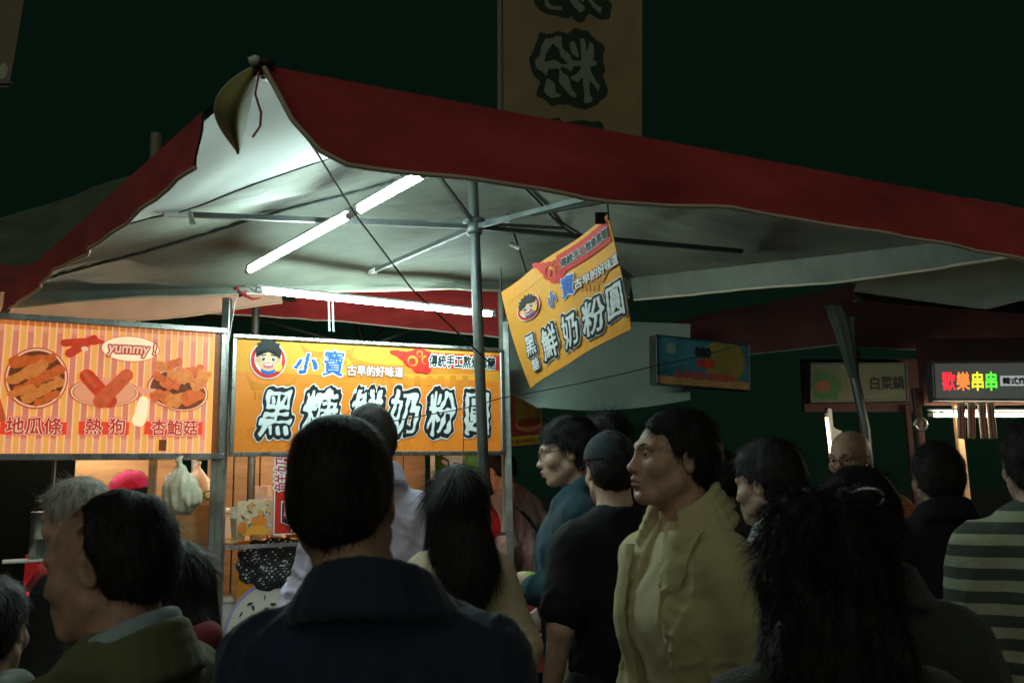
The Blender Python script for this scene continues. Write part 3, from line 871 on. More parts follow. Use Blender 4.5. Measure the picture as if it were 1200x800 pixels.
u, v = b2.uv(153, 409); ru = b2.uv(187, 409)[0] - u; rv = b2.uv(153, 394)[1] - v
pr.ellipse(u, v, ru, rv, L_RST, 5); pr.ellipse(u, v, ru * .97, rv * .95, L_CRM, 6)
fit_text(pr, b2, 'yummy !', (126, 402, 181, 418), [(.13, L_DKR), (.03, L_CRE)], 7, shear=.12, res=70)
pr.build('speech_bubble', sb2)
for (x0_, x1_), tx in (((0, 78), [('地瓜條', (7, 489, 72, 509))]), ((92, 151), [('熱', (100, 490, 119, 509)), ('狗', (128, 490, 146, 509))]), ((169, 237), [('杏鮑菇', (177, 492, 231, 510))])):
    q = b2.box(x0_, 494, x1_, 509); pr.rect(q[0], q[1], q[2], q[3], L_RED, 5, 6)
    for t, bx in tx: fit_text(pr, b2, t, bx, [(.11, L_DKR), (.075, L_CRE), (.024, L_DKR)], 7, res=80)
    pr.build('caption', sb2)
q = b2.box(186, 515, 195, 528); pr.rect(*q[:4], L_FRYD, 5, 2)
pr.build('printed_patch', sb2)

# ------------------------------------------------------------------ the orange cloth banner hung under the parasol
bb = Board(P(622, 455, 3.36), P(736, 386, 2.80), P(590, 342, 3.40), P(712, 251, 2.76), bend=lambda a, b: .025 * math.sin(a * 3.4 + b * 1.2) * (1 - b * .6) + .008 * math.sin(a * 11 + b * 3))
if bb.n.y > 0: bb.n = -bb.n
ban = thing('hanging_banner', 'orange cloth banner hung aslant from the parasol, right of the pole', 'banner', bb.c[0])
mb = MB(); mb.grid(lambda u, v: bb.at(u * bb.W, v * bb.H, 0), 40, 24, thick=.003); mb.build('cloth', ink('banner_orange', (.84, .37, .045), var=.10, vscale=5, rough=.5, bump=.1, bscale=16), ban)
pr = Print(bb.at)
Z5 = lambda x, y: (x * 180 / 655 + 580, y * 220 / 800 + 240)
def bt(t, c, hpx, wr, inks, L, **k):
    """text centred on a place of the photograph; sizes measured on the cloth"""
    u, v = bb.uv(*c); h = bb.uv(c[0], c[1] - hpx)[1] - v
    F, x0, y0, st, asp = glyph_sd(t, k.get('res', 90)); w_ = wr
    pr.text(t, u - asp * h * w_ / 2, v - h / 2, h, inks, L, wscale=w_, **k)
V = [];
for i in range(13):
    u_ = bb.W * i / 12; V += [(u_, bb.H * .0), (u_, bb.H * .16)]
pr.shape(V, [(2 * i, 2 * i + 2, 2 * i + 3, 2 * i + 1) for i in range(12)], I_ORY, 1)
pr.rect(0, bb.H * .86, bb.W, bb.H * .995, I_ORY, 1, 14)
temple(pr, bb, [(650, 715, 325, 26)], I_ORD, 2)
pr.build('background_print', ban)
q0 = bb.uv(*Z5(270, 262)); q1 = bb.uv(*Z5(500, 100)); hh = .072
pr.rect(q0[0], q0[1] - hh * .5, bb.W * .985, q0[1] + hh * .55, I_RD, 3, 12)
cloud(pr, bb, *Z5(232, 280), .8, I_RD, 4)
pr.text('傳統手工熬煮黑糖', q0[0] + .016, q0[1] - .014, .031, [(.11, I_WH), (.04, I_BK)], 5, res=60, shear=.1, wscale=1.03)
pr.build('ribbon_print', ban)
cw = [(.155, I_WH), (.125, I_BK), (.034, I_GR), (.016, I_WH)]
for t, c, hp, wr, sd in (('黑', (158, 598), 24, .85, 1), ('糖', (180, 678), 15, 1.1, 2), ('鮮', (240, 585), 39, .92, 3), ('奶', (324, 533), 39, .90, 4), ('粉', (425, 475), 40, .88, 5), ('圓', (520, 410), 40, .8, 6)):
    bt(t, Z5(*c), hp, wr, cw, 5, brush=.013, seed=sd, res=100, shear=.05)
bt('小', Z5(245, 402), 18, 1, [(.10, I_WH), (.05, I_BL)], 4, shear=.1, brush=.02, seed=9)
bt('寶', Z5(310, 346), 25, .9, [(.08, I_WH), (.025, I_BL)], 4, shear=.1, brush=.01, seed=9)
u_, v_ = bb.uv(*Z5(352, 335)); pr.text('古早的好味道', u_ - .01, v_ - .02, .036, [(.12, I_BR), (.03, I_WH)], 4, res=60, wscale=1.05)
pr.build('lettering', ban)
cartoon_badge(pr, bb, *Z5(152, 438), 13.5, 5); pr.build('badge', ban)
for (u_, v_) in ((0, bb.H), (bb.W, bb.H)):
    p = bb.at(u_, v_); e = p + Vector((0, 0, .10)); mb = MB(); mb.tube([p + Vector((0, 0, -.02)), e], .003, 6); mb.build('cord', M_CORD, ban)
p = bb.at(bb.W - .03, bb.H, .005); mb = MB(); mb.box(p, (.05, .012, .04), bev=.003); mb.build('clip', M_CORD, ban)

# ------------------------------------------------------------------ tall cloth banners on poles
M_GREYP = mat('dim_grey_pole', (.15, .16, .12), rough=.6)  # pale pole darkened in its colour, as if dimly lit
def tall_banner(label, bl, br, tl, tr, cloth_m, pole_at='l', letters=(), group='tall vertical banners'):
    b = Board(bl, br, tl, tr, bend=lambda a, q: .015 * math.sin(a * 5 + q * 2))
    if b.n.y > 0: b.n = -b.n
    e = b.c[0] if pole_at == 'l' else b.c[1]
    t = thing('vertical_banner', label, 'banner', (e.x, e.y, 0), 0, group)
    mb = MB(); mb.grid(lambda u, v: b.at(u * b.W, v * b.H), 14, 40, thick=.003); mb.build('cloth', cloth_m, t)
    x = -.02 if pole_at == 'l' else b.W + .02
    top = b.at(x, b.H + .05); mb = MB(); mb.tube([(e.x + (top - e).x * 0 + (b.at(x, 0) - e).x, e.y + (b.at(x, 0) - e).y, 0), b.at(x, 0), top], .02, 10); mb.build('pole', M_GREYP, t)
    for v in (.02, b.H - .02):
        mb = MB(); mb.tube([b.at(x, v), b.at(b.W - x, v)], .006, 6); mb.build('cross_bar', M_DSTEEL, t)
    return t, b
M_BAN = mat('dim_gold_cloth', (.215, .165, .075), rough=.7, var=.16, vscale=4, bump=.2, bscale=10)  # dim light above the stalls put into the cloth colour
tb, bt_ = tall_banner('tall gold banner with brush lettering standing behind the red parasol', P(590, 330, 5.3), P(753, 330, 5.5), P(588, -330, 5.3), P(753, -330, 5.5), M_BAN)
I_BANW = ink('dim_white', (.20, .225, .165), rough=.7); I_BANK = ink('dim_black', (.022, .042, .026), rough=.7); I_BANR = ink('gold_print', (.25, .20, .09), rough=.7)  # banner inks darkened to carry the same dim light
pr = Print(bt_.at)
temple(pr, bt_, [(700, 752, 95, 20), (690, 752, 118, 22), (600, 660, 140, 20)], I_BANR, 1); pr.build('faint_print', tb)
for t, bx, sd in (('奶', (636, -58, 706, 14), 4), ('粉', (632, 45, 704, 116), 5), ('圓', (640, 150, 706, 216), 6), ('鮮', (632, -165, 706, -90), 3), ('黑', (632, -270, 706, -195), 3)):
    u0, v0, u1, v1 = bt_.box(*bx); F, _a, _b, st, asp = glyph_sd(t, 90, .36); h = v1 - v0
    prm = Print(lambda u, v, g: bt_.at(bt_.W - u, v, g))                   # the back of the cloth is seen: the print shows through reversed
    prm.text(t, bt_.W - u1, v0, h, [(.135, I_BANK), (.020, I_BANW)], 2, res=90, pad=.36, brush=.034, seed=sd, shear=.10, wscale=(u1 - u0) / (asp * h)); prm.build('lettering', tb)
M_BAN2 = mat('brown_banner_cloth', (.16, .13, .08), rough=.7, var=.2, vscale=5)
tb2, b_ = tall_banner('brown banner edge with a pale mark cut off by the upper left corner', P(-170, 105, 2.6), P(8, 100, 2.65), P(-165, -260, 2.6), P(45, -90, 2.65), M_BAN2)
pr = Print(b_.at); u, v = b_.uv(6, 84); pr.ellipse(u - .01, v, .022, .04, ink('pale_mark', (.35, .38, .28)), 1); pr.build('mark', tb2)

# ------------------------------------------------------------------ more parasols of the market
M_GREYV = mat('grey_green_canvas', (.11, .135, .105), rough=.7, var=.2, vscale=3, bump=.3, bscale=5)
par2, f2, _h = parasol('neighbouring parasol with pale lining, its corner at the right edge', (P(1600, 150, 2.9), P(2100, 300, 4.4), P(1450, 372, 7.2), P(1004, 331, 4.7)), .45, Vector((3.9, 4.9, 0)), 2.75, M_RED, M_LIN,
    drops=[None, None, (.10, 0, 1), (lambda t: .05 + .27 * min(1, t * 3), 0, 1)], val_mats=(M_GREYV, M_GREYV), hem=M_GREYV, seed=21)
M_DKRED = mat('dimmed_red_canvas', (.050, .013, .011), rough=.85, var=.4, vscale=3)  # red canvas with the darkness of the far right put into its colour
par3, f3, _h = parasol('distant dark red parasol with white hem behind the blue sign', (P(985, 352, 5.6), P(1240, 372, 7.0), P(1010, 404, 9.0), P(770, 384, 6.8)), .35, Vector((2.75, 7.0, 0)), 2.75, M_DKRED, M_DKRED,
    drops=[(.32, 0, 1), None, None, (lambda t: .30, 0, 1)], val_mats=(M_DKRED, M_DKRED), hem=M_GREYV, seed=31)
M_PINKV = mat('pale_pink_canvas', (.66, .47, .36), rough=.7, var=.12, vscale=4, bump=.25, bscale=7)
par4, f4, _h = parasol('cream hemmed parasol behind the striped menu sign', (P(-160, 356, 4.45), P(330, 322, 5.25), P(150, 366, 8.0), P(-330, 374, 7.2)), .35, Vector((-2.4, 6.2, 0)), 2.75, M_RED, M_LIN,
    drops=[(lambda t: .235 - .04 * t + .012 * math.sin(t * 11), 0, 1), None, None, None], val_mats=(M_PINKV, M_PINKV), hem=M_HEM, seed=41)
par5, f5, _h = parasol('red parasol with white hem behind the orange signboard', (P(150, 333, 6.2), P(640, 335, 6.6), P(600, 372, 9.4), P(220, 376, 9.2)), .4, Vector((-.9, 7.8, 0)), 2.9, M_RED, M_LIN,
    drops=[(lambda t: .20 + .26 * t ** 1.5, 0, 1), None, None, None], val_mats=(M_RED, M_RED), hem=M_WHITEP, seed=51)
# dark green peaked tent on the far left
tt = thing('peaked_tent', 'dark green peaked tent roof with a short pole on top, far left', 'tent', (P(180, 300, 7.0).x, 7.0, 0))
ap = P(182, 192, 7.0)
q4 = [P(-420, 372, 5.6), P(300, 350, 5.4), P(420, 360, 8.6), P(-260, 380, 8.8)]
def tent_side(a, b):
    nz = lump(3, 4, 4)
    def fn(u, v):
        p = (a * (1 - u) + b * u) * (1 - v) + ap * v
        p.z -= .10 * math.sin(math.pi * v) * (1 - .25 * v) + .02 * float(nz(p.x, p.y, p.z)); return p
    return fn
for i in range(4):
    mb = MB(); mb.grid(tent_side(q4[i], q4[(i + 1) % 4]), 20, 20, thick=.006); mb.build('roof_panel', M_GREEN, tt)
    q = q4[i]; mb = MB(); mb.tube([(q.x, q.y, 0), (q.x, q.y, q.z)], .025, 8); mb.build('post', M_DSTEEL, tt)
mb = MB(); mb.tube([ap - Vector((0, 0, .08)), ap + Vector((.0, 0, .27))], .05, 10); mb.build('top_pole', mat('grey_cap', (.16, .15, .12), rough=.6), tt)
# pale tarpaulin hanging behind the cloth banner
def tarp(u, v):
    x = 585 + 224 * u; top = 372 + 8 * u; bot = 470 - 40 * max(0, .22 - u) / .22 + 12 * math.sin(u * 3.1) - 2 * u
    if u < .22: bot = 452 + 130 * u
    return P(x, top + (bot - top) * v, 5.9 - .55 * v + .05 * math.sin(u * 9 + v * 2) * v)
mb = MB(); mb.grid(tarp, 30, 16, thick=.004)
tag(mb.build('tarpaulin', mat('pale_tarpaulin', (.24, .30, .265), rough=.5, var=.12, vscale=3, bump=.35, bscale=3)), 'pale grey tarpaulin sheet sagging behind the aslant orange banner', 'tarpaulin')
# gathered white cloth and pole at the right
wp = thing('cloth_wrapped_pole', 'dark pole with gathered pale cloth tied to its top, right of the blue sign', 'pole', (P(1012, 500, 5.3).x, 5.3, 0))
mb = MB(); mb.tube([(P(1018, 560, 5.3).x, 5.3, 0), P(1014, 500, 5.3), P(1001, 440, 5.3), P(998, 372, 5.3)], .03, 10); mb.build('pole', M_DSTEEL, wp)
def wrap(u, v):
    c = P(976 + 24 * v ** .7, 358 + 84 * v, 5.22); r = (.062 - .036 * v) * (1 + .12 * math.sin(u * 31))
    if v < .08: r *= .8
    a = 2 * math.pi * u; return c + Vector((r * math.cos(a), r * .6 * math.sin(a), 0))
mb = MB(); mb.grid(wrap, 40, 16); mb.build('gathered_cloth', mat('dimmed_cloth', (.06, .078, .064), rough=.8, var=.2, vscale=8), wp)  # white cloth coloured dark, night shade included

# ------------------------------------------------------------------ signs and stalls in the background
def simple_sign(name, label, bl, br, tl, tr, face, frame_m=None, frame=.014, depth=.05):
    b = Board(bl, br, tl, tr)
    if b.n.y > 0: b.n = -b.n
    return lightbox(name, label, b, frame=frame, depth=depth, face=face, edge_mat=frame_m or M_DSTEEL), b
I_TEAL = mat('blue_sign_face', (.050, .17, .21), rough=.3, spec=.5, var=.4, vscale=4)
bs, bsb = simple_sign('signboard', 'small blue and gold shop sign hanging before the pale tarpaulin', P(769, 449, 5.2), P(877, 457, 5.4), P(768, 393, 5.2), P(876, 404, 5.4), I_TEAL, frame=.004, depth=.012)
pr = Print(bsb.at)
I_GOLD = ink('dull_gold', (.24, .19, .05), var=.2, vscale=8, rough=.25)
pr.blob(lambda X, Y: np.hypot((X - bsb.W * .74) / .145, (Y - bsb.H * .60) / .15) - 1, bsb.W * .5, bsb.H * .1, bsb.W * .99, bsb.H * .99, I_GOLD, 1, .004)
pr.rect(.0, 0, bsb.W, bsb.H * .17, ink('sand', (.46, .25, .10), var=.3, vscale=9, rough=.22), 2, 6)
pr.ellipse(*bsb.uv(786, 408), .035, .035, ink('pale_badge', (.20, .26, .22)), 2)
fit_text(pr, bsb, '080', (815, 408, 832, 418), [(.12, I_BK)], 3, res=50)
fit_text(pr, bsb, '特製鮮', (816, 421, 836, 431), [(.04, I_RD)], 3, res=50)
fit_text(pr, bsb, '古早味豆花粉圓冰', (790, 436, 862, 446), [(.04, ink('sign_red', (.45, .07, .06)))], 3, res=50)
pr.build('lettering', bs)
I_PALE = mat('pale_green_sign_face', (.07, .09, .048), rough=.4, var=.25, vscale=4, emit=(.30, .34, .20), estr=.015)
ps, psb = simple_sign('signboard', 'pale green hotpot sign under the dark red valance', P(951, 470, 6.3), P(1062, 468, 6.3), P(951, 427, 6.3), P(1060, 427, 6.3), I_PALE)
pr = Print(psb.at)
fit_text(pr, psb, '白菜鍋', (1020, 441, 1059, 456), [(.04, I_BK)], 2, res=60); pr.build('lettering', ps)
pr.blob(lambda X, Y: np.hypot((X - psb.W * .14) / .13, (Y - psb.H * .4) / .11) - 1 + .12 * lump(3, 40, 4)(X, Y, 0 * X), 0.01, 0.01, psb.W * .4, psb.H * .95, I_GRN, 1, .005)
pr.blob(lambda X, Y: np.hypot((X - psb.W * .12) / .06, (Y - psb.H * .40) / .045) - 1, 0.01, 0.01, psb.W * .4, psb.H * .9, ink('stew_brown', (.22, .12, .06)), 2, .005)
pr.build('food_picture', ps)
I_LED = mat('black_led_face', (.05, .055, .05), rough=.25, spec=.6, emit=(.10, .11, .10), estr=.25)
ls, lsb = simple_sign('signboard', 'black lit sign with red, orange, yellow and green characters, right edge', P(1096, 467, 5.0), P(1290, 468, 4.9), P(1094, 426, 5.0), P(1290, 424, 4.9), I_LED)
pr = Print(lsb.at)
for t, x0_, x1_, c in (('歡', 1104, 1119, (1, .03, .05)), ('樂', 1121, 1136, (1, .25, .05)), ('串', 1139, 1152, (.85, .8, .04)), ('串', 1155, 1168, (.12, .9, .06))):
    fit_text(pr, lsb, t, (x0_, 436, x1_, 457), [(.035, glow('led_%d' % x0_, c, .75))], 2, res=70)
q = lsb.box(1172, 440, 1240, 452); pr.rect(*q, glow('strip_white', (.55, .6, .6), .35), 1, 6)
fit_text(pr, lsb, '韓式炸雞年糕', (1175, 442, 1230, 450), [(.05, I_BK)], 2, res=50)
pr.build('lettering', ls)
st3 = thing('food_stall', 'dark red skewer stall lit by a warm tube, right edge', 'market stall', (2.7, 5.6, 0))
c3 = [P(966, 480, 6.4), P(1066, 480, 6.4), P(1085, 480, 5.1), P(1330, 480, 4.9)]
mb = MB(); mb.bar(P(1078, 436, 5.14), P(1340, 434, 5.0), .06, .40); mb.build('fascia', M_MAROON, st3)
mb = MB(); mb.bar(P(940, 452, 6.45), P(1075, 452, 6.4), .06, .40); mb.build('side_fascia', M_MAROON, st3)
for px, Y, m in ((1076, 5.1, M_MAROON), (1064, 6.3, M_MAROON), (1122, 5.25, M_WOODL), (972, 6.4, M_STEEL)):
    p = P(px, 490, Y); mb = MB(); mb.bar((p.x, p.y, 0), (p.x, p.y, 2.12), .04, .04, bev=.005); mb.build('post', m, st3)
mb = MB(); a, b_ = P(1080, 640, 5.2), P(1340, 640, 5.0); mb.bar((a.x, a.y, .95), (b_.x, b_.y, .95), .7, .04); mb.build('counter', M_DSTEEL, st3)
mb = MB(); mb.bar((a.x, a.y - .28, .46), (b_.x, b_.y - .28, .46), .02, .90); mb.build('front_panel', M_MAROON, st3)
tube_lamp('warm white tube lamp under the multicoloured sign at the right', P(1088, 486, 5.06), P(1330, 486, 4.92), M_WARM, up=.03, r=.011, group='warm tubes of the right stall')
tube_lamp('short warm tube lamp standing upright behind the bald man', P(968, 484, 6.1), P(975, 542, 6.1), M_WARMTHIN, batten=False, r=.011, group='warm tubes of the right stall')
M_BAGP = mat('striped_paper', (.52, .44, .34), rough=.7, var=.25, vscale=10)
M_BAGR = mat('paper_red', (.42, .07, .05), rough=.7)
for i, px in enumerate((1126, 1138, 1150, 1160)):
    p = P(px, 472, 4.86); q = P(px + (4 if i > 1 else 1), 514, 4.86)
    t = thing('hanging_pouch', ('leftmost', 'second', 'third', 'rightmost')[i] + ' of four striped paper pouches hanging under the lit sign', 'pouch', q, 0, 'paper pouches at the right stall')
    mb = MB(); mb.bar(p, q, .042, .018, bev=.004); mb.build('pouch', M_BAGP, t)
    for s in (-.010, .010):
        mb = MB(); mb.bar(p + Vector((s, -.0115, -.02)), q + Vector((s, -.0115, .005)), .006, .003); mb.build('stripe', M_BAGR, t)
mb = MB(); rr = P(1079, 497, 5.0); mb.tube([rr + Vector((.035 * math.cos(a), 0, .035 * math.sin(a))) for a in [2 * math.pi * i / 20 for i in range(21)]], .008, 8)
hk = tag(mb.build('wall_ring', M_ALU), 'round metal ring hung on the dark red post', 'ring')
pt_ = thing('paper_tag', 'white notched paper tag beside the upright warm tube', 'paper', P(985, 520, 6.0))
mb = MB(); qs = [P(x, y, 6.0) for x, y in ((975, 497), (979, 502), (987, 505), (983, 512), (978, 520), (975, 522))]
mb.add(qs + [p + Vector((0, .004, 0)) for p in qs], [(0, 1, 2, 3, 4, 5), (11, 10, 9, 8, 7, 6)] + [(i, (i + 1) % 6, 6 + (i + 1) % 6, 6 + i) for i in range(6)]); mb.build('sheet', M_PVC, pt_)

# neighbour signs seen between the posts
I_SNK = mat('maroon_sign_face', (.16, .035, .04), rough=.4, var=.3, vscale=6)
ns, nsb = simple_sign('signboard', 'maroon sign with a food bowl picture, between steel post and hoodie man', P(594, 523, 6.0), P(634, 519, 6.05), P(594, 434, 6.0), P(634, 434, 6.05), I_SNK)
pr = Print(nsb.at)
pr.rect(0, 0, nsb.W, nsb.H * .12, ink('lime', (.42, .40, .04)), 2, 3)
fit_text(pr, nsb, '營業時間每日', (598, 514, 631, 519), [(.03, I_GRN)], 3, res=40)
q = nsb.box(604, 438, 634, 500); pr.rect(q[0], q[1], nsb.W, nsb.H, ink('olive_photo', (.14, .17, .05), var=.5, vscale=9), 1, 4)
pr.ellipse(*nsb.uv(620, 498), .10, .045, ink('bowl_tan', (.34, .22, .09)), 2); pr.ellipse(*nsb.uv(620, 495), .085, .030, ink('stew', (.12, .05, .02)), 3)
pr.build('print', ns)
gs, gsb = simple_sign('signboard', 'bright green sign with white brush letter behind the long haired woman', P(510, 590, 6.4), P(566, 590, 6.5), P(510, 527, 6.4), P(566, 527, 6.5), mat('green_sign_face', (.10, .24, .06), rough=.4, var=.4, vscale=7, emit=(.10, .24, .06), estr=.10))
pr = Print(gsb.at); q = gsb.box(511, 528, 520, 589); pr.rect(q[0], q[1], q[2], q[3], I_GN, 1, 2)
fit_text(pr, gsb, '涼', (518, 532, 543, 556), [(.10, I_BK), (.06, I_WH)], 2, res=70, brush=.015)
pr.build('lettering', gs)

# ------------------------------------------------------------------ goods in the dessert stall
def place_board(px0, py0, px1, py1, d):
    """upright panel on the stall front, read off the photograph, d metres behind the front line"""
    def hit(px, py):
        r_ = ray(px, py); o = S(0, d, 0) - Vector((0, 0, CAM_H)); t = o.dot(NIN) / r_.dot(NIN); return Vector((0, 0, CAM_H)) + r_ * t
    a, c = hit(px0, py1), hit(px1, py1); tz = hit(px0, py0).z; zb = (a.z + c.z) / 2
    b = Board((a.x, a.y, zb), (c.x, c.y, zb), (a.x, a.y, tz), (c.x, c.y, tz))
    if b.n.y > 0: b.n = -b.n
    return b
def plate(name, label, cat, b, m, th=.012):
    t = thing(name, label, cat, (b.c[0] + b.c[1]) / 2)
    q = [b.at(0, 0), b.at(b.W, 0), b.at(b.W, b.H), b.at(0, b.H)]
    mb = MB(); mb.add(q + [p - b.n * th for p in q], [(0, 1, 2, 3), (7, 6, 5, 4), (0, 4, 5, 1), (1, 5, 6, 2), (2, 6, 7, 3), (3, 7, 4, 0)]); mb.build('panel', m, t)
    return t
I_ICE = ink('ice_cream_tone', (.66, .50, .32), var=.2, vscale=20); I_ICE2 = ink('ice_white', (.75, .68, .56)); I_ORF = ink('fruit_orange', (.75, .22, .04))
pb_ = place_board(277, 587, 319, 627, -.012)
t = plate('menu_picture', 'picture board of shaved ice with orange fruit beside the red sign', 'picture board', pb_, I_ICE)
pr = Print(pb_.at)
r_ = random.Random(4)
for i in range(46):
    pr.ellipse(pb_.W * r_.uniform(.12, .92), pb_.H * r_.uniform(.25, .93), .012 * r_.uniform(.5, 1.5), .005, [I_ICE2, I_BR, I_ICE2, I_ORY][i % 4], 1 + i % 4, 10, r_.uniform(0, 3))
pr.blob(lambda X, Y: np.hypot((X - pb_.W * .60) / .04, (Y - pb_.H * .38) / .035) - 1 + .1 * lump(1, 90, 4)(X, Y, 0 * X), 0, 0, pb_.W, pb_.H, I_ORF, 6, .002)
pr.blob(lambda X, Y: np.maximum(np.hypot((X - pb_.W * .55) / .075, (Y - pb_.H * .0) / .05) - 1, 0.002 - Y), 0, 0, pb_.W, pb_.H, I_ORY, 7, .002)
pr.blob(lambda X, Y: np.hypot((X - pb_.W * .15) / .022, (Y - pb_.H * .22) / .03) - 1, 0, 0, pb_.W, pb_.H, I_ORF, 7, .002)
pr.build('print', t)
pb2 = place_board(320, 534, 352, 626, -.03)
t = plate('red_sign', 'narrow red sign with white lettering and a black arrow, below the signboard', 'sign', pb2, I_RD)
pr = Print(pb2.at)
pr.rect(0, 0, .006, pb2.H, I_WH, 1, 2); pr.rect(0, 0, pb2.W, .006, I_WH, 1, 2)
pr.text('鮮奶', pb2.W * .62, pb2.H * .55, .09, [(.08, I_WH), (.0, I_RD)], 2, rot=R(90), res=60)
ar = [(0.30, .16), (.30, .40), (.36, .40), (.36, .20), (.62, .20), (.62, .26), (.85, .13), (.62, .05), (.62, .11)]
for g, m, L in ((1.14, I_WH, 3), (1.0, I_BK, 4)):
    pts = [((.55 + (x - .55) * g) * pb2.W, (.2 + (y - .2) * g) * pb2.H) for x, y in ar]
    pr.shape(pts, [(0, 1, 2, 3), (0, 3, 4, 8), (5, 6, 7), (8, 4, 5), (8, 5, 7)], m, L)
pr.text('DONA', pb2.W * .53, pb2.H * .24, .022, [(.05, I_WH)], 6, rot=R(90), res=50)
pr.build('lettering', t)
pb3 = place_board(276, 634, 372, 760, .075)
t = plate('poster', 'poster of a bowl heaped with shiny black tapioca pearls on the counter front', 'poster', pb3, I_OR)
pr = Print(pb3.at)
I_MILK = ink('milk_white', (.70, .62, .55)); I_LAV = ink('lavender', (.42, .34, .62))
pr.ellipse(*pb3.uv(322, 745), pb3.W * .62, pb3.H * .52, I_LAV, 1); pr.ellipse(*pb3.uv(322, 746), pb3.W * .59, pb3.H * .49, I_MILK, 2)
pr.blob(lambda X, Y: np.hypot((X - pb3.W * .45) / (pb3.W * .48), (Y - pb3.H * .78) / (pb3.H * .24)) - 1 + .06 * lump(8, 40, 4)(X, Y, 0 * X), -.05, 0, pb3.W * 1.0, pb3.H * 1.02, I_BK, 3, .004)
r_ = random.Random(9); I_PRL = ink('pearl_black', (.085, .085, .08), rough=.15, spec=.6)
for i in range(70):
    a, q = r_.uniform(0, 6.28), r_.random() ** .5; u_ = pb3.W * (.45 + .45 * q * math.cos(a)); v_ = pb3.H * (.78 + .21 * q * math.sin(a))
    pr.ellipse(u_, v_, .021, .021, I_PRL, 4 + i % 3, 12, r0=.86); pr.ellipse(u_ - .006, v_ + .007, .0058, .0036, I_WH, 8, 8, .5); pr.ellipse(u_ + .006, v_ - .008, .004, .002, I_GR, 8, 8, .5)
for i in range(16): pr.ellipse(pb3.W * r_.uniform(.02, .6), pb3.H * r_.uniform(.1, .5), .005 * r_.uniform(.6, 1.4), .016, I_BK, 5, 10, r_.uniform(0, 3))
pr.build('print', t)

def cup(label, base, h=.12, r0=.032, r1=.044, m=None, n_stack=1, group='stacked white paper cups', lid=False):
    t = thing('paper_cup', label, 'cup', base, 0, group)
    mb = MB(); mb.lathe([(.001, 0), (r0, 0), (r1, h), (r1 + .003, h + .003), (r1, h + .006), (r1 - .003, h), (r0 - .002, .004), (.001, .004)], base, 18); mb.build('cup_wall', m or M_PVC, t)
    for k in range(1, n_stack):
        mb = MB(); z = h + .012 * k
        mb.lathe([(r1 - .002, z - .012), (r1 + .003, z - .004), (r1 + .001, z)], base, 18); mb.build('nested_rim', m or M_PVC, t)
    if lid: pass
    return t
M_CUP = mat('frosted_cup', (.84, .84, .80), rough=.35, var=.05, vscale=30)
c_lab = ('tall stack of white cups nearest the steel post, behind the ice picture', 'middle stack of white cups behind the ice picture', 'stack of white cups beside the red sign', 'small back stack of white cups beneath the orange sign')
for i, (u_, d_, n_, lb) in enumerate(((.085, .16, 6, c_lab[0]), (.185, .20, 9, c_lab[1]), (.285, .17, 10, c_lab[2]), (.24, .34, 15, c_lab[3]))):
    cup(lb, S(u_, d_, 1.345), m=M_CUP, n_stack=n_)
M_SYR = [mat('syrup_%d' % k, c, rough=.2, spec=.6) for k, c in enumerate(((.30, .10, .03), (.62, .30, .06), (.55, .06, .05), (.70, .62, .45)))]
for i in range(6):
    bp = S(.40 + .10 * i, .30 + .03 * (i % 2), 1.346); t = thing('syrup_bottle', ('brown', 'amber', 'red', 'cream', 'brown', 'amber')[i] + ' syrup bottle on the upper shelf, %s from the red sign' % ('first', 'second', 'third', 'fourth', 'fifth', 'sixth')[i], 'bottle', bp, 0, 'syrup bottles on the upper shelf')
    mb = MB(); mb.lathe([(.001, 0), (.034, 0), (.036, .01), (.036, .13), (.028, .165), (.013, .185), (.012, .205), (.001, .205)], bp, 18); mb.build('bottle_body', M_SYR[i % 4], t)
    mb = MB(); mb.lathe([(.001, .20), (.016, .20), (.016, .225), (.005, .23), (.004, .25), (.001, .25)], bp, 12); mb.build('cap', M_PVC, t)
for i, (u_, d_, z_, sz, lb) in enumerate(((.07, .52, 1.345, (.11, .12, .17), 'white foam box with lid at the back left of the upper shelf'), (.02, .30, .857, (.14, .2, .20), 'white foam box with lid on the lower counter by the steel post'), (.55, .62, .857, (.30, .25, .22), 'large white foam box with lid on the lower counter'))):
    bp = S(u_, d_, z_); t = thing('foam_box', lb, 'box', bp, 0, 'white foam boxes'); MX_ = Matrix((UX, NIN, Vector((0, 0, 1)))).transposed()
    mb = MB(); mb.box(bp + Vector((0, 0, sz[2] * .42)), (sz[0], sz[1], sz[2] * .84), MX_, bev=.006); mb.build('box_body', M_CUP, t)
    mb = MB(); mb.box(bp + Vector((0, 0, sz[2] * .92)), (sz[0] + .012, sz[1] + .012, sz[2] * .16), MX_, bev=.006); mb.build('lid', M_CUP, t)
# straw standing in the cups
mb = MB(); a = S(.225, .09, 1.346); mb.tube([a, a + Vector((0, 0, .19))], .005, 8); tag(mb.build('drinking_straw', I_RD), 'thick red drinking straw in front of the white cups', 'straw')
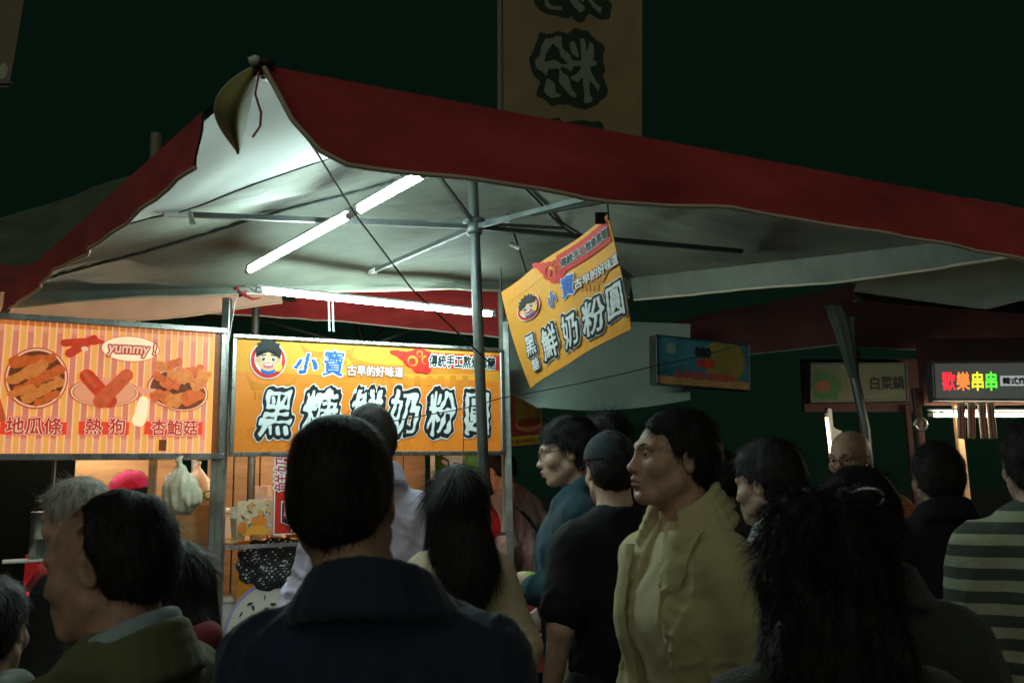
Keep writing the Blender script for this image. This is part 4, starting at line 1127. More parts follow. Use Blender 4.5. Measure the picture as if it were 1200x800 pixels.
# wooden boxes and boards behind the left post
def crate(label, c, size, m, rim=True):
    t = thing('wooden_box', label, 'box', Vector(c) - Vector((0, 0, size[2] / 2)), 0, 'wooden boxes of the dessert stall')
    MX = Matrix((UX, NIN, Vector((0, 0, 1)))).transposed()
    x, y, z = size; th = .012; c = Vector(c)
    for nm, off, sz in (('side_board', (0, -y / 2 + th / 2, 0), (x, th, z)), ('side_board', (0, y / 2 - th / 2, 0), (x, th, z)), ('end_board', (-x / 2 + th / 2, 0, 0), (th, y - 2 * th - .001, z)), ('end_board', (x / 2 - th / 2, 0, 0), (th, y - 2 * th - .001, z)), ('bottom', (0, 0, -z / 2 + th / 2), (x - 2 * th - .002, y - 2 * th - .002, th))):
        mb = MB(); mb.box(c + MX @ Vector(off), sz, MX, bev=.002); mb.build(nm, m, t)
    return t
crate('pale wooden box with open top behind the left steel post', S(-.10, .45, 1.42), (.20, .35, .24), M_WOODL)
crate('brown wooden box low down behind the left steel post', S(-.12, .40, 1.06), (.22, .3, .40), M_WOOD)
def bag(name, label, top, h, wd, m, seed, mb_letters=None, knot=True):
    t = thing(name, label, 'plastic bag', top - Vector((0, 0, h)))
    F = Field(np.arange(-wd, wd, .008), np.arange(-wd, wd, .008), np.arange(-h - .03, .04, .008))
    F.cone((0, 0, -h * .62), (.01, 0, -h * .78), wd * .62, wd * .68, .03, .75)
    F.cone((0, 0, -h * .55), (0, 0, -h * .2), wd * .42, wd * .12, .05, .8)
    F.chain([(0, 0, -h * .2), (-.01, 0, -h * .05), (.004, 0, .01)], [.014, .012, .010], .02)
    n = lump(seed, 60, 6, (1, 1, .35)); F.F += (n(F.x[:, None, None], F.y[None, :, None], F.z[None, None, :]) * .006).astype(np.float32)
    V, Q = F.mesh(); link('bag', V + np.array(top), Q, m, t)
    return t
M_BAG = mat('milky_plastic', (.62, .56, .40), rough=.3, spec=.5, bump=.4, bscale=22, var=.12, vscale=14)
bag('plastic_bag', 'milky plastic bag of food hanging below the striped menu', P(213, 536, 4.25), .25, .135, M_BAG, 3)
bg2 = bag('plastic_bag', 'white carrier bag with green print on the pale wooden box', S(-.10, .42, 1.76), .22, .12, M_CUP, 7)
ctr = S(-.10, .42, 1.60)
mb = MB()
for dx in (-.045, .0, .045): mb.tube([ctr + UX * (dx + .022 * math.cos(a)) - NIN * .098 + Vector((0, 0, .022 * math.sin(a) - .01)) for a in [2 * math.pi * i / 14 for i in range(15)]], .005, 6)
mb.build('green_print', I_GN, bg2)
# rack and goods at the right end of the snack counter
mb = MB(); mb.box(S2(W2 - .34, .72, 1.24), (.52, .26, .02), M2, bev=.003); mb.build('goods_shelf', M_WOODL, stall2)
for u_ in (W2 - .58, W2 - .10):
    mb = MB(); mb.box(S2(u_, .72, 1.0965), (.02, .24, .265), M2); mb.build('shelf_side', M_WOODL, stall2)
mb = MB(); mb.box(S2(W2 - .34, .87, 1.42), (.56, .015, .92), M2); mb.build('rack_back', M_WOODL, stall2)
M_CART = mat('orange_carton', (.62, .30, .10), rough=.6, var=.12, vscale=5); M_GRNP = mat('green_plastic', (.06, .42, .08), rough=.4); M_REDP = mat('red_carton', (.55, .05, .04), rough=.5)
for i, (u_, d_, z_, sz, m_, lb) in enumerate(((W2 - .50, .70, 1.251, (.12, .12, .16), M_CART, 'orange carton at the left of the wooden rack'), (W2 - .19, .70, 1.251, (.13, .14, .20), M_CUP, 'white carton at the right of the wooden rack'), (W2 - .28, .45, .966, (.14, .14, .18), M_CART, 'orange carton on the steel counter below the hanging bag'), (W2 - .13, .45, .966, (.10, .14, .26), M_REDP, 'tall red carton on the steel counter next to the post'))):
    bp = S2(u_, d_, z_); t = thing('carton', lb, 'box', bp, 0, 'cartons in the snack stall')
    mb = MB(); mb.box(bp + Vector((0, 0, sz[2] / 2)), sz, M2, bev=.004); mb.build('carton_body', m_, t)
    mb = MB(); mb.box(bp + Vector((0, 0, sz[2] + .0018)), (sz[0] * .98, .035, .003), M2); mb.build('packing_tape', M_WOODL, t)
for i, (u_, z_, n_) in enumerate(((W2 - .37, 1.251, 7), (W2 - .29, 1.251, 4))):
    bp = S2(u_, .66, z_); t = thing('bowl_stack', ('tall', 'short')[i] + ' stack of white paper bowls in the middle of the wooden rack', 'bowls', bp, 0, 'stacked paper bowls')
    for k in range(n_):
        mb = MB(); mb.lathe([(.001, 0), (.030, 0), (.048, .035), (.050, .037), (.046, .034), (.028, .004), (.001, .004)], bp + Vector((0, 0, .016 * k)), 18); mb.build('bowl', M_CUP, t)
# lids and cups wrapped in film, left of the post
lt = thing('lid_stack', 'stack of clear plastic lids behind the balding man', 'lids', P(228, 690, 4.0))
for k in range(7):
    mb = MB(); c = P(228, 688 - 3.0 * k, 4.0); mb.lathe([(.001, 0), (.055, 0), (.058, .004), (.055, .008), (.001, .007)], c, 20); mb.build('lid', M_PVC, lt)
def hit2(px, py, d=.05):
    r_ = ray(px, py); o = S2(0, d, 0) - Vector((0, 0, CAM_H)); t = o.dot(NIN2) / r_.dot(NIN2); return Vector((0, 0, CAM_H)) + r_ * t
c_ = hit2(49, 664); c_.z = 1.322
cn = thing('steel_canister', 'steel canister on the white ledge below the striped menu', 'canister', c_)
mb = MB(); mb.lathe([(.001, 0), (.056, 0), (.058, .004), (.058, .085), (.060, .088), (.058, .092), (.058, .205), (.061, .21), (.056, .212), (.050, .205), (.001, .2)], c_, 28); mb.build('drum', M_STEEL, cn)
mb = MB(); mb.tube([c_ + Vector((.03, 0, .2)), c_ + Vector((.032, 0, .46))], .004, 8); mb.build('ladle_handle', M_ALU, cn)
# the glowing hot counter of the left stall
hq = hit2(52, 690, .38)
hl = thing('heat_lamp', 'red glowing heat lamp low over the snack counter, left', 'heat lamp', hq)
mb = MB(); mb.lathe([(.001, .12), (.03, .12), (.04, .09), (.10, .0), (.097, .0), (.037, .085), (.001, .1)], hq, 24); mb.build('shade', M_REDCORD, hl)
mb = MB(); mb.lathe([(.001, -.045), (.03, -.037), (.042, -.01), (.03, .025), (.012, .06), (.001, .07)], hq + Vector((0, 0, .01)), 16); mb.build('bulb', M_HEAT, hl)
mb = MB(); mb.tube([hq + Vector((0, 0, .11)), Vector((hq.x, hq.y, 1.86))], .004, 6); mb.build('cord', M_CORD, hl)
gl = thing('glow_panel', 'added red panel coloured as the glow behind the heat lamp on the snack counter', 'glow panel', (hq + NIN2 * .22).to_tuple()[:2] + (.966,))
mb = MB(); gq = hq + NIN2 * .22; mb.box((gq.x, gq.y, 1.14), (.18, .01, .34), M2, bev=.003); mb.build('glow_sheet', mat('glow_red', (.60, .03, .05), rough=.4), gl)  # red sheet added so the counter shows a red glow
for sx in (-1, 1):
    mb = MB(); fp = gq + UX2 * (.075 * sx) - NIN2 * .06; mb.box((fp.x, fp.y, .975), (.02, .12, .02), M2); mb.build('foot', M_STEEL, gl)
for i, (u_, d_) in enumerate((((hq - QL).dot(UX2) - .13, .34), ((hq - QL).dot(UX2) + .13, .32), (W2 - .30, .35))):
    t = thing('food_tray', ('left', 'middle', 'right')[i] + ' red tray of fried food on the snack counter', 'tray', S2(u_, d_, .966), 0, 'trays of fried food')
    mb = MB(); mb.lathe([(.001, 0), (.09, 0), (.115, .05), (.120, .052), (.113, .047), (.088, .006), (.001, .006)], S2(u_, d_, .966), 4, sm=False, M=Matrix.Rotation(R(45), 3, 'Z')); mb.build('tray', M_REDCORD, t)
    F = Field(np.arange(-.09, .09, .008), np.arange(-.09, .09, .008), np.arange(-.01, .11, .008)); r_ = random.Random(i)
    for _ in range(16): F.ell((r_.uniform(-.055, .055), r_.uniform(-.055, .055), r_.uniform(.02, .07)), (.022, .016, .014), .006)
    V, Q = F.mesh(); link('fried_food', V + np.array(S2(u_, d_, .966)), Q, mat('fried_batter', (.55, .26, .07), rough=.6, var=.3, vscale=40), t)
# lamps inside the two stalls (their light shows on the goods below the signs)
tube_lamp('warm tube lamp inside the dessert stall behind the orange signboard', S(.10, .34, 2.06), S(1.0, .34, 2.06), M_WARM, up=.03, group='tubes inside the stalls')
tube_lamp('warm tube lamp inside the snack stall behind the striped menu', S2(W2 - .95, .62, 2.02), S2(W2 - .30, .62, 2.02), M_WARM, up=.03, group='tubes inside the stalls')

# ------------------------------------------------------------------ table, cords, wires
tab = thing('market_table', 'folding table under a red cloth beside the steel post', 'table', (P(640, 700, 4.1).x, 4.1, 0))
tc = Vector((P(655, 700, 4.1).x, 4.15, 0))
zt = P(620, 682, 4.0).z
mb = MB(); mb.box(tc + Vector((0, 0, zt - .02)), (.62, .55, .03)); mb.build('tabletop', M_WOODL, tab)
for sx in (-1, 1):
    for sy in (-1, 1):
        mb = MB(); mb.tube([tc + Vector((.27 * sx, .23 * sy, 0)), tc + Vector((.27 * sx, .23 * sy, zt - .04))], .014, 8); mb.build('leg', M_STEEL, tab)
def clothf(u, v):
    a = 2 * math.pi * u; cx, cy = math.cos(a), math.sin(a); m = max(abs(cx), abs(cy)); x, y = cx / m, cy / m
    g = v * 2
    if g < 1: return tc + Vector((x * .32 * g, y * .285 * g, zt))
    f_ = g - 1; w_ = 1 + .03 * f_ * math.sin(a * 16)
    return tc + Vector((x * .323 * w_, y * .288 * w_, zt - .36 * f_))
mb = MB(); mb.grid(clothf, 96, 16); tag(mb.build('tablecloth', mat('red_tablecloth', (.45, .04, .05), rough=.7, var=.15, vscale=6)), 'red cloth draped over the folding table by the post', 'tablecloth')
for i, (px, py, c, lb) in enumerate(((606, 672, (.45, .10, .30), 'pink snack packet on the red table'), (616, 678, (.35, .45, .08), 'yellow green snack packet on the red table'), (630, 676, (.10, .42, .08), 'bright green snack packet on the red table'))):
    p = P(px, py, 3.98 + .05 * (i % 2)); p.z = zt + .002
    F = Field(np.arange(-.07, .07, .006), np.arange(-.05, .05, .006), np.arange(-.01, .07, .006))
    F.ell((0, 0, .022), (.055, .036, .022), .005); n = lump(i, 70, 5); F.F += (n(F.x[:, None, None], F.y[None, :, None], F.z[None, None, :]) * .004).astype(np.float32)
    V, Q = F.mesh(); tag(link('snack_packet', V + np.array(p), Q, mat('packet_%d' % i, c, rough=.3)), lb, 'packet', 'snack packets on the red table')
rb = bag('plastic_bag', 'bright red plastic bag hanging between the pole and the woman', P(568, 575, 4.4), .22, .10, mat('red_plastic', (.65, .03, .03), rough=.35), 11)
def wire(name, label, pts, r, m, sag=0.0):
    mb = MB(); P2 = []
    for i in range(len(pts) - 1):
        for k in range(10):
            t = k / 10; p = Vector(pts[i]).lerp(Vector(pts[i + 1]), t); p.z -= sag * math.sin(math.pi * t); P2.append(p)
    P2.append(Vector(pts[-1])); mb.tube(P2, r, 6)
    return tag(mb.build(name, m), label, 'cord')
wire('guy_rope', 'dark rope running from the raised parasol corner down to the centre pole', [P(309, 84, 1.9), P(372, 180, 2.35), P(420, 256, 2.7), P(482, 338, 3.0), P(545, 398, 3.3), P(577, 428, 3.42)], .0034, M_CORD)
wire('electric_wire', 'thin black wire strung across the orange signboard to the blue sign', [P(392, 500, 4.2), P(500, 486, 4.5), P(588, 466, 4.9), P(770, 428, 5.1), P(880, 400, 5.3)], .0032, M_CORD, .01)
wire('red_string', 'thin red cord hanging down in front of the round character', [P(543, 470, 4.6), P(543, 500, 4.6), P(543, 548, 4.6)], .003, M_REDCORD)
wire('electric_wire', 'pale wire hanging from the level tube lamp beside the left post', [PZ(300, 342, 2.57), P(286, 334, 4.4), P(276, 352, 4.38), P(268, 400, 4.38)], .0025, M_PVC, .0)
fs = thing('light_string', 'black lamp cord with white sockets tied along the parasol strut', 'light string', P(592, 255, 3.9))
pts = [P(577, 212, 4.1), P(588, 235, 4.05), P(598, 262, 4.0), P(606, 285, 3.95), P(616, 318, 3.9)]
mb = MB(); mb.tube(pts, .006, 6); mb.build('cable', M_CORD, fs)
for p in (P(585, 236, 4.02), P(595, 262, 3.98), P(603, 288, 3.92)):
    mb = MB(); mb.tube([p + Vector((-.02, 0, .012)), p + Vector((.025, 0, -.012))], .011, 8); mb.build('socket', M_PVC, fs)
# pink ribbon knot on the left post
rk = thing('ribbon_knot', 'pink red ribbon knotted round the top of the left post', 'ribbon', P(277, 334, 4.36))
r_ = random.Random(5)
for k in range(6):
    p = P(277, 333, 4.37); q = [p]
    for j in range(4): q.append(q[-1] + Vector((r_.uniform(-.03, .045), r_.uniform(-.02, .01), r_.uniform(-.04, .025))))
    mb = MB(); mb.tube(q, [.010, .009, .008, .007, .004], 6); mb.build('loop', M_REDCORD, rk)
for dx in (0, .012):
    pass
mb = MB()
for dx in (0, .022): mb.tube([P(385 , 352, 4.62) + UX * dx, P(386, 388, 4.62) + UX * dx], .006, 6)
tag(mb.build('hanging_strap', M_WHITEP), 'white doubled strap holding the orange signboard below the level tube', 'strap')
# ------------------------------------------------------------------ people
SKIN = {k: mat('skin_' + k, c, rough=.52, spec=.4, var=.20, vscale=46, bump=.14, bscale=520, sss=.12) for k, c in
        dict(fair=(.50, .32, .235), tan=(.40, .235, .16), warm=(.45, .275, .19)).items()}
LIPS = mat('lips', (.36, .165, .13), rough=.45)
HAIRM = {k: mat('hair_' + k, c, rough=.60, spec=.24, var=.5, vscale=60, bump=.5, bscale=180, stretch=(1, 1, .25)) for k, c in
         dict(black=(.011, .0095, .0085), soft=(.020, .016, .013), grey=(.42, .39, .35)).items()}
EYEW = mat('eye_white', (.38, .36, .33), rough=.2); IRIS = mat('iris', (.015, .009, .006), rough=.1)

def cloth(name, c, var=.16, rough=.85, sheen=.15, bump=.25, bscale=420, **k):
    return mat('cloth_' + name, c, rough=rough, spec=.25, var=var, vscale=7, bump=bump, bscale=bscale, sheen=sheen, **k)

def rot_field_axes(Mx): return Mx.to_3x3()

class Body:
    def __init__(s, H=1.7, w=1.0, shift=0.0, neck=0.0, hyaw=0.0, hpitch=0.0, hroll=0.0, lean=0.0, arms=None, fine=.0045, female=False):
        s.H, s.w, s.s, s.fine = H, w, H / 1.725, fine
        s.female = female
        k = s.s
        s.M = (Matrix.Rotation(hyaw, 3, 'Z') @ Matrix.Rotation(hpitch, 3, 'X') @ Matrix.Rotation(hroll, 3, 'Y'))
        s.piv = Vector((shift, lean * .9, 1.50)) * k; s.neck = neck
        s.piv = s.piv - Vector((0, 0, 0))
        s.lean = lean
        s.arms = {}
        for side, sg in (('r', 1), ('l', -1)):
            e, wv = (arms or {}).get(side, ((.212 * sg, -.03, 1.12), (.222 * sg, .06, .88)))
            s.arms[side] = (Vector((.166 * w * sg, -.01 + lean * .75, 1.362 - neck)) * k, Vector(e) * k, Vector(wv) * k, sg)
    def hp(s, p):                                  # head-local (metres on a 1.725 m body) -> body
        return s.piv + s.M @ ((Vector((0, .015, .105)) + Vector(p)) * s.s)
    def sk(s, p):                                  # trunk point, sheared forward by the lean
        return Vector((p[0], p[1] + s.lean * max(0, (p[2] - .95) / .6), p[2] - s.neck * min(1, max(0, (p[2] - .95) / .4)))) * s.s
    def trunk(s):
        w = s.w
        hipw = .150 * w * (1.03 if s.female else 1)
        return [((0, 0, .90), (0, .005, 1.04), hipw, .132 * w, .72), ((0, .005, 1.04), (0, .015, 1.24), .132 * w, .152 * w, .68),
                ((0, .015, 1.24), (0, 0, 1.36), .152 * w, .112 * w, .66),
                ((-.140 * w, -.012, 1.358), (.140 * w, -.012, 1.358), .050, .050, 1),
                ((.12 * w, -.018, 1.376), (.030, -.032, 1.448), .036, .034, 1), ((-.12 * w, -.018, 1.376), (-.030, -.032, 1.448), .036, .034, 1)]
    def skin_mesh(s):
        k, fn = s.s, s.fine
        pts = [q for a in s.arms.values() for q in a[:3]]
        x0 = min(-.30 * k, min(p.x for p in pts) - .08); x1 = max(.30 * k, max(p.x for p in pts) + .08)
        y0 = min(-.22, min(p.y for p in pts) - .08); y1 = max(.24, max(p.y for p in pts) + .08)
        hc = s.hp((0, .01, 0))
        F = Field(axis(x0, x1, hc.x - .115, hc.x + .115, fn, .013), axis(y0, y1, hc.y - .135, hc.y + .14, fn, .013),
                  axis(-.03, hc.z + .16, hc.z - .15, hc.z + .16, fn, .013))
        for a, b, ra, rb, sy in s.trunk(): F.cone(s.sk(a), s.sk(b), ra * k, rb * k, .05 * k, sy)
        for sg in (1, -1):
            F.cone(Vector((.085 * sg, 0, .90)) * k, Vector((.095 * sg, .012, .49)) * k, .088 * k, .054 * k, .05 * k)
            F.cone(Vector((.095 * sg, .012, .49)) * k, Vector((.10 * sg, -.02, .09)) * k, .054 * k, .036 * k, .02)
            F.cone(Vector((.10 * sg, -.025, .045)) * k, Vector((.115 * sg, .13, .03)) * k, .036 * k, .028 * k, .02)
        for sh, el, wr, sg in s.arms.values():
            F.cone(sh, el, .050 * k, .040 * k, .04); F.cone(el, wr, .041 * k, .028 * k, .02)
        F.cone(s.sk((0, -.02, 1.42)), s.hp((0, -.028, -.045)), .062 * k * (.9 if s.female else 1), .055 * k * (.9 if s.female else 1), .03)
        # head
        h = lambda p: s.hp(p)
        E = lambda c, r, kk=.02, mode='add': F.ell(h(c), [q * k for q in r], kk * k, s.M, mode)
        C = lambda a, b, ra, rb, kk=.01, mode='add': F.cone(h(a), h(b), ra * k, rb * k, kk * k, 1, mode)
        E((0, -.018, .035), (.0755, .097, .080), .02)
        E((0, .022, -.02), (.060, .070, .085), .03)
        E((0, .030, -.074), (.044, .050, .040), .03)
        C((-.014, .073, -.100), (.014, .073, -.100), .0135, .0135, .025)
        for sg in (1, -1):
            E((.046 * sg, .056, -.028), (.022, .022, .020), .03)                        # cheekbone
            C((.053 * sg, .005, -.060), (.028 * sg, .058, -.097), .013, .012, .03)       # jaw line
            C((.012 * sg, .086, .022), (.048 * sg, .072, .020), .009, .009, .018)         # brow ridge
            E((.031 * sg, .098, .000), (.020, .018, .012), .012, 'sub')                  # eye socket
            F.ell(h((.031 * sg, .0735, .000)), [.0139 * k] * 3, .004 * k, s.M, 'add')   # lids
            F.apply(s._slit(sg), np.array(h((.031 * sg, .087, 0))) - .02, np.array(h((.031 * sg, .087, 0))) + .02, .0015, 'sub')
            E((.0115 * sg, .099, -.036), (.0085, .011, .008), .008)                      # nostril wing
            Re = s.M @ Matrix.Rotation(R(-14) * sg, 3, 'Z') @ Matrix.Rotation(R(-12), 3, 'X')
            F.ell(h((.0735 * sg, -.012, -.010)), [.0075 * k, .0165 * k, .029 * k], .006 * k, Re)
            F.ell(h((.0800 * sg, -.007, -.008)), [.005 * k, .009 * k, .017 * k], .006 * k, Re, 'sub')
        C((0, .086, .012), (0, .1035, -.030), .0070, .0090, .014)
        E((0, .106, -.033), (.0095, .0085, .0080), .010)
        E((0, .074, -.066), (.034, .022, .024), .02)                                      # muzzle
        C((-.022, .0875, -.0640), (0, .0985, -.0605), .0040, .0055, .008); C((.022, .0875, -.0640), (0, .0985, -.0605), .0040, .0055, .008)
        C((-.016, .0895, -.0730), (0, .0945, -.0738), .0050, .0062, .008); C((.016, .0895, -.0730), (0, .0945, -.0738), .0050, .0062, .008)
        F.chain([h((-.025, .0895, -.0680)), h((0, .1040, -.0676)), h((.025, .0895, -.0680))], .0016 * k, .003 * k, 1, 'sub')
        E((0, .093, -.086), (.016, .008, .004), .012, 'sub')
        V, Q = F.mesh()
        Minv = np.array(s.M.transposed()); L = (V - np.array(s.hp((0, 0, 0)))) @ Minv.T / k
        c = L[Q].mean(1)
        lips = (np.abs(c[:, 0]) < .0215) & (c[:, 1] > .0895 - np.abs(c[:, 0]) * .1) & (c[:, 2] < -.0585) & (c[:, 2] > -.0785 + np.abs(c[:, 0]) * .25)
        mi = lips.astype(np.int32)
        n = len(V); VV, QQ, MI = [V], [Q.tolist()], [mi]
        for side, (sh, el, wr, sg) in s.arms.items():
            hv, hq = hand_mesh()
            d = (wr - el).normalized()
            # knuckles face outward
            inward = Vector((-sg, .25, 0)); inward = (inward - d * inward.dot(d)).normalized()
            side_v = inward.cross(d) * 1.0
            Mx = Matrix((side_v * (1 if True else 1), inward, d)).transposed()   # local x: thumb side, y: palm, z: fingers
            if sg < 0: Mx = Matrix((-side_v, inward, d)).transposed()
            W = hv * k @ np.array(Mx).T + np.array(wr)
            VV.append(W); fl = hq if sg > 0 else hq[:, ::-1]
            QQ.append((fl + n).tolist()); MI.append(np.zeros(len(hq), np.int32)); n += len(W)
        return np.concatenate(VV), sum(QQ, []), np.concatenate(MI)
    def _slit(s, sg):
        c = np.array(s.hp((.031 * sg, .087, -.0008))); Mi = np.array(s.M.transposed()); k = s.s
        def fn(X, Y, Z):
            x, y, z = X - c[0], Y - c[1], Z - c[2]
            a, b, d = [Mi[i, 0] * x + Mi[i, 1] * y + Mi[i, 2] * z for i in range(3)]
            r = np.sqrt((a / (.0128 * k)) ** 2 + (d / (.0030 * k)) ** 2 + (b / (.012 * k)) ** 2)
            return (r - 1) * .0030 * k
        return fn

_HAND = []
def hand_mesh():
    """relaxed hand: z along the fingers, y towards the palm side, x towards the thumb"""
    if not _HAND:
        g = np.arange(-.062, .082, .0036)
        F = Field(g, np.arange(-.04, .085, .0036), np.arange(-.02, .2, .0036))
        F.cone((0, 0, -.03), (0, 0, .012), .027, .024, .02, .8)
        F.ell((0, .004, .050), (.042, .016, .052), .02)
        for i, (x, L, z0) in enumerate(((.029, .070, .088), (.010, .080, .092), (-.010, .073, .090), (-.029, .056, .082))):
            a = Vector((x * .9, .004, z0 - .03)); b = Vector((x * 1.05, .006, z0 + L * .10)); th = R(24 + 5 * i)
            c = b + Vector((0, math.sin(th), math.cos(th))) * L * .42; th += R(32)
            d = c + Vector((0, math.sin(th), math.cos(th))) * L * .30; th += R(22)
            e = d + Vector((0, math.sin(th), math.cos(th))) * L * .22
            F.chain([a, b, c, d, e], [.009, .0092, .0084, .0076, .0062], .004)
        F.chain([(.026, .004, .018), (.050, .016, .045), (.056, .026, .072), (.053, .034, .094)], [.014, .0115, .0098, .0075], .007)
        V, Q = F.mesh(); _HAND.append((V, Q))
    return _HAND[0]

def garment(B, g=.018, hem=.92, sleeve=1.0, arm_g=None, fold=.005, fseed=1, flare=0.0, open_front=None, collar=None, res=.0095, extra=None, neck_cut=None, tmax=None):
    """a top grown over the trunk and the arms. open_front=(x0, x1 at the top, z top): the gap down the front"""
    k = B.s; arm_g = g if arm_g is None else arm_g
    pts = [q for a in B.arms.values() for q in a[:3]]
    F = Field(np.arange(min(-.36, min(p.x for p in pts) - .1), max(.36, max(p.x for p in pts) + .1), res),
              np.arange(min(-.30, min(p.y for p in pts) - .12), max(.30, max(p.y for p in pts) + .12), res),
              np.arange(hem * k - .03, 1.66 * k, res))
    for i, (a, b, ra, rb, sy) in enumerate(B.trunk()):
        q = g if i < 4 else g * .62
        if i == 0:
            a = (a[0], a[1], min(a[2], hem - .02)); ra += flare
        if i == 1: ra += flare * .5
        F.cone(B.sk(a), B.sk(b), (ra + q) * k, (rb + q) * k, .048 * k, sy + .06 * (i < 3))
    for sh, el, wr, sg in B.arms.values():
        u = Vector(sh)
        if sleeve <= .5:
            F.cone(u, u.lerp(el, sleeve * 2), (.049 + arm_g) * k, (.047 + arm_g * 1.3) * k, .035 * k)
        else:
            F.cone(u, el, (.049 + arm_g) * k, (.041 + arm_g * 1.15) * k, .035 * k)
            F.cone(el, el.lerp(wr, (sleeve - .5) * 2), (.042 + arm_g * 1.15) * k, (.030 + arm_g * .95) * k, .03 * k)
    if fold:
        n1 = lump(fseed, 19, 5, (1, 1, .38)); n2 = lump(fseed + 50, 42, 5, (.8, .8, 1))
        X, Y, Z = F.x[:, None, None], F.y[None, :, None], F.z[None, None, :]
        amt = np.clip(.45 + (1.40 * k - Z) * 2.2, .45, 1.25)
        F.F += (-(np.exp(-(n1(X, Y, Z) / .33) ** 2) * 1.5 + np.exp(-(n2(X, Y, Z) / .3) ** 2) * .7) * fold * amt + .6 * fold).astype(np.float32)
    if collar: collar(F, B)
    if extra: extra(F, B)
    Zg = F.z[None, None, :]
    if open_front:
        x0, x1, zt, y0 = open_front
        X, Y = F.x[:, None, None], F.y[None, :, None]
        wd = .5 * (x1 - x0) * np.clip((zt * k + .02 - Zg) * 3.0, 0, 1) ** .8 + .0 * Zg
        cut = np.maximum(np.abs(X - (x0 + x1) / 2) - wd, y0 - Y)
        F.F = np.maximum(F.F, -cut).astype(np.float32)
    F.F = np.maximum(F.F, hem * k - Zg).astype(np.float32)
    return F.mesh()

def ring(B, F, rx, ry, z0, zb, r, a0=0, a1=360, cy=-.022, n=18, k=.012, r2=None):
    """tube round the neck; z0 height at the front, zb behind"""
    P_ = []
    for i in range(n + 1):
        a = R(a0 + (a1 - a0) * i / n)
        t = (1 - math.cos(a)) / 2
        P_.append(B.sk((rx * math.sin(a), cy + ry * math.cos(a), z0 + (zb - z0) * t)))
    for i in range(n): F.cone(P_[i], P_[i + 1], r * B.s, r * B.s, k)

def c_crew(F, B): ring(B, F, .068, .062, 1.418, 1.468, .0085)
def c_fold(r0=.082, zf=1.43, zb=1.50, hgt=.035, out=.018, a0=38, a1=322):
    def fn(F, B):                                   # turned-down shirt or coat collar
        for j in range(4):
            t = j / 3
            ring(B, F, r0 + out * (1 - t), r0 - .004 + out * (1 - t), zf + hgt * t * .8 - .012 * (1 - t), zb + hgt * t - .020 * (1 - t), .0105, a0, a1)
    return fn
def c_hood(sz=1.0):
    def fn(F, B):                                   # hood lying on the shoulders behind the neck
        for a, b, r in (((-.085, -.03, 1.475), (-.05, -.115, 1.475), .036), ((-.05, -.115, 1.475), (.05, -.115, 1.475), .042),
                        ((.05, -.115, 1.475), (.085, -.03, 1.475), .036), ((-.085, -.03, 1.475), (-.075, .055, 1.425), .026),
                        ((.085, -.03, 1.475), (.075, .055, 1.425), .026), ((0, -.125, 1.45), (0, -.165, 1.33), .055)):
            F.cone(B.sk(a), B.sk(b), r * sz * B.s, r * sz * B.s, .03)
        F.ell(B.sk((0, -.075, 1.535)), (.055 * sz, .035, .055), .02, None, 'sub')
    return fn

def trousers(B, g=.02, fold=.005, top=.98, seed=3):
    k = B.s
    F = Field(np.arange(-.27, .27, .012), np.arange(-.22, .24, .012), np.arange(.03, (top + .06) * k, .012))
    F.cone(Vector((0, 0, .90)) * k, Vector((0, .005, top)) * k, (.150 * B.w + g * .8) * k, (.14 * B.w + g * .7) * k, .05, .76)
    for sg in (1, -1):
        F.cone(Vector((.085 * sg, 0, .90)) * k, Vector((.097 * sg, .012, .49)) * k, (.090 + g) * k, (.060 + g) * k, .03)
        F.cone(Vector((.097 * sg, .012, .49)) * k, Vector((.10 * sg, -.015, .07)) * k, (.060 + g) * k, (.050 + g) * k, .03)
    n = lump(seed, 24, 5, (1, 1, .7)); F.F += (n(F.x[:, None, None], F.y[None, :, None], F.z[None, None, :]) * fold).astype(np.float32)
    F.F = np.maximum(F.F, .055 * k - F.z[None, None, :]).astype(np.float32)
    F.F = np.maximum(F.F, F.z[None, None, :] - top * k).astype(np.float32)
    return F.mesh()

def shoe_mesh(B, sg):
    k = B.s
    F = Field(np.arange(.0, .22, .008) if sg > 0 else np.arange(-.22, .0, .008), np.arange(-.12, .22, .008), np.arange(-.02, .13, .008))
    F.cone(Vector((.10 * sg, -.03, .06)) * k, Vector((.118 * sg, .14, .035)) * k, .046 * k, .038 * k, .02)
    F.cone(Vector((.10 * sg, -.03, .022)) * k, Vector((.118 * sg, .145, .018)) * k, .046 * k, .045 * k, .01)
    F.cone(Vector((.10 * sg, -.03, .06)) * k, Vector((.10 * sg, -.025, .10)) * k, .044 * k, .042 * k, .02)
    F.F = np.maximum(F.F, .004 - F.z[None, None, :]).astype(np.float32)
    return F.mesh()

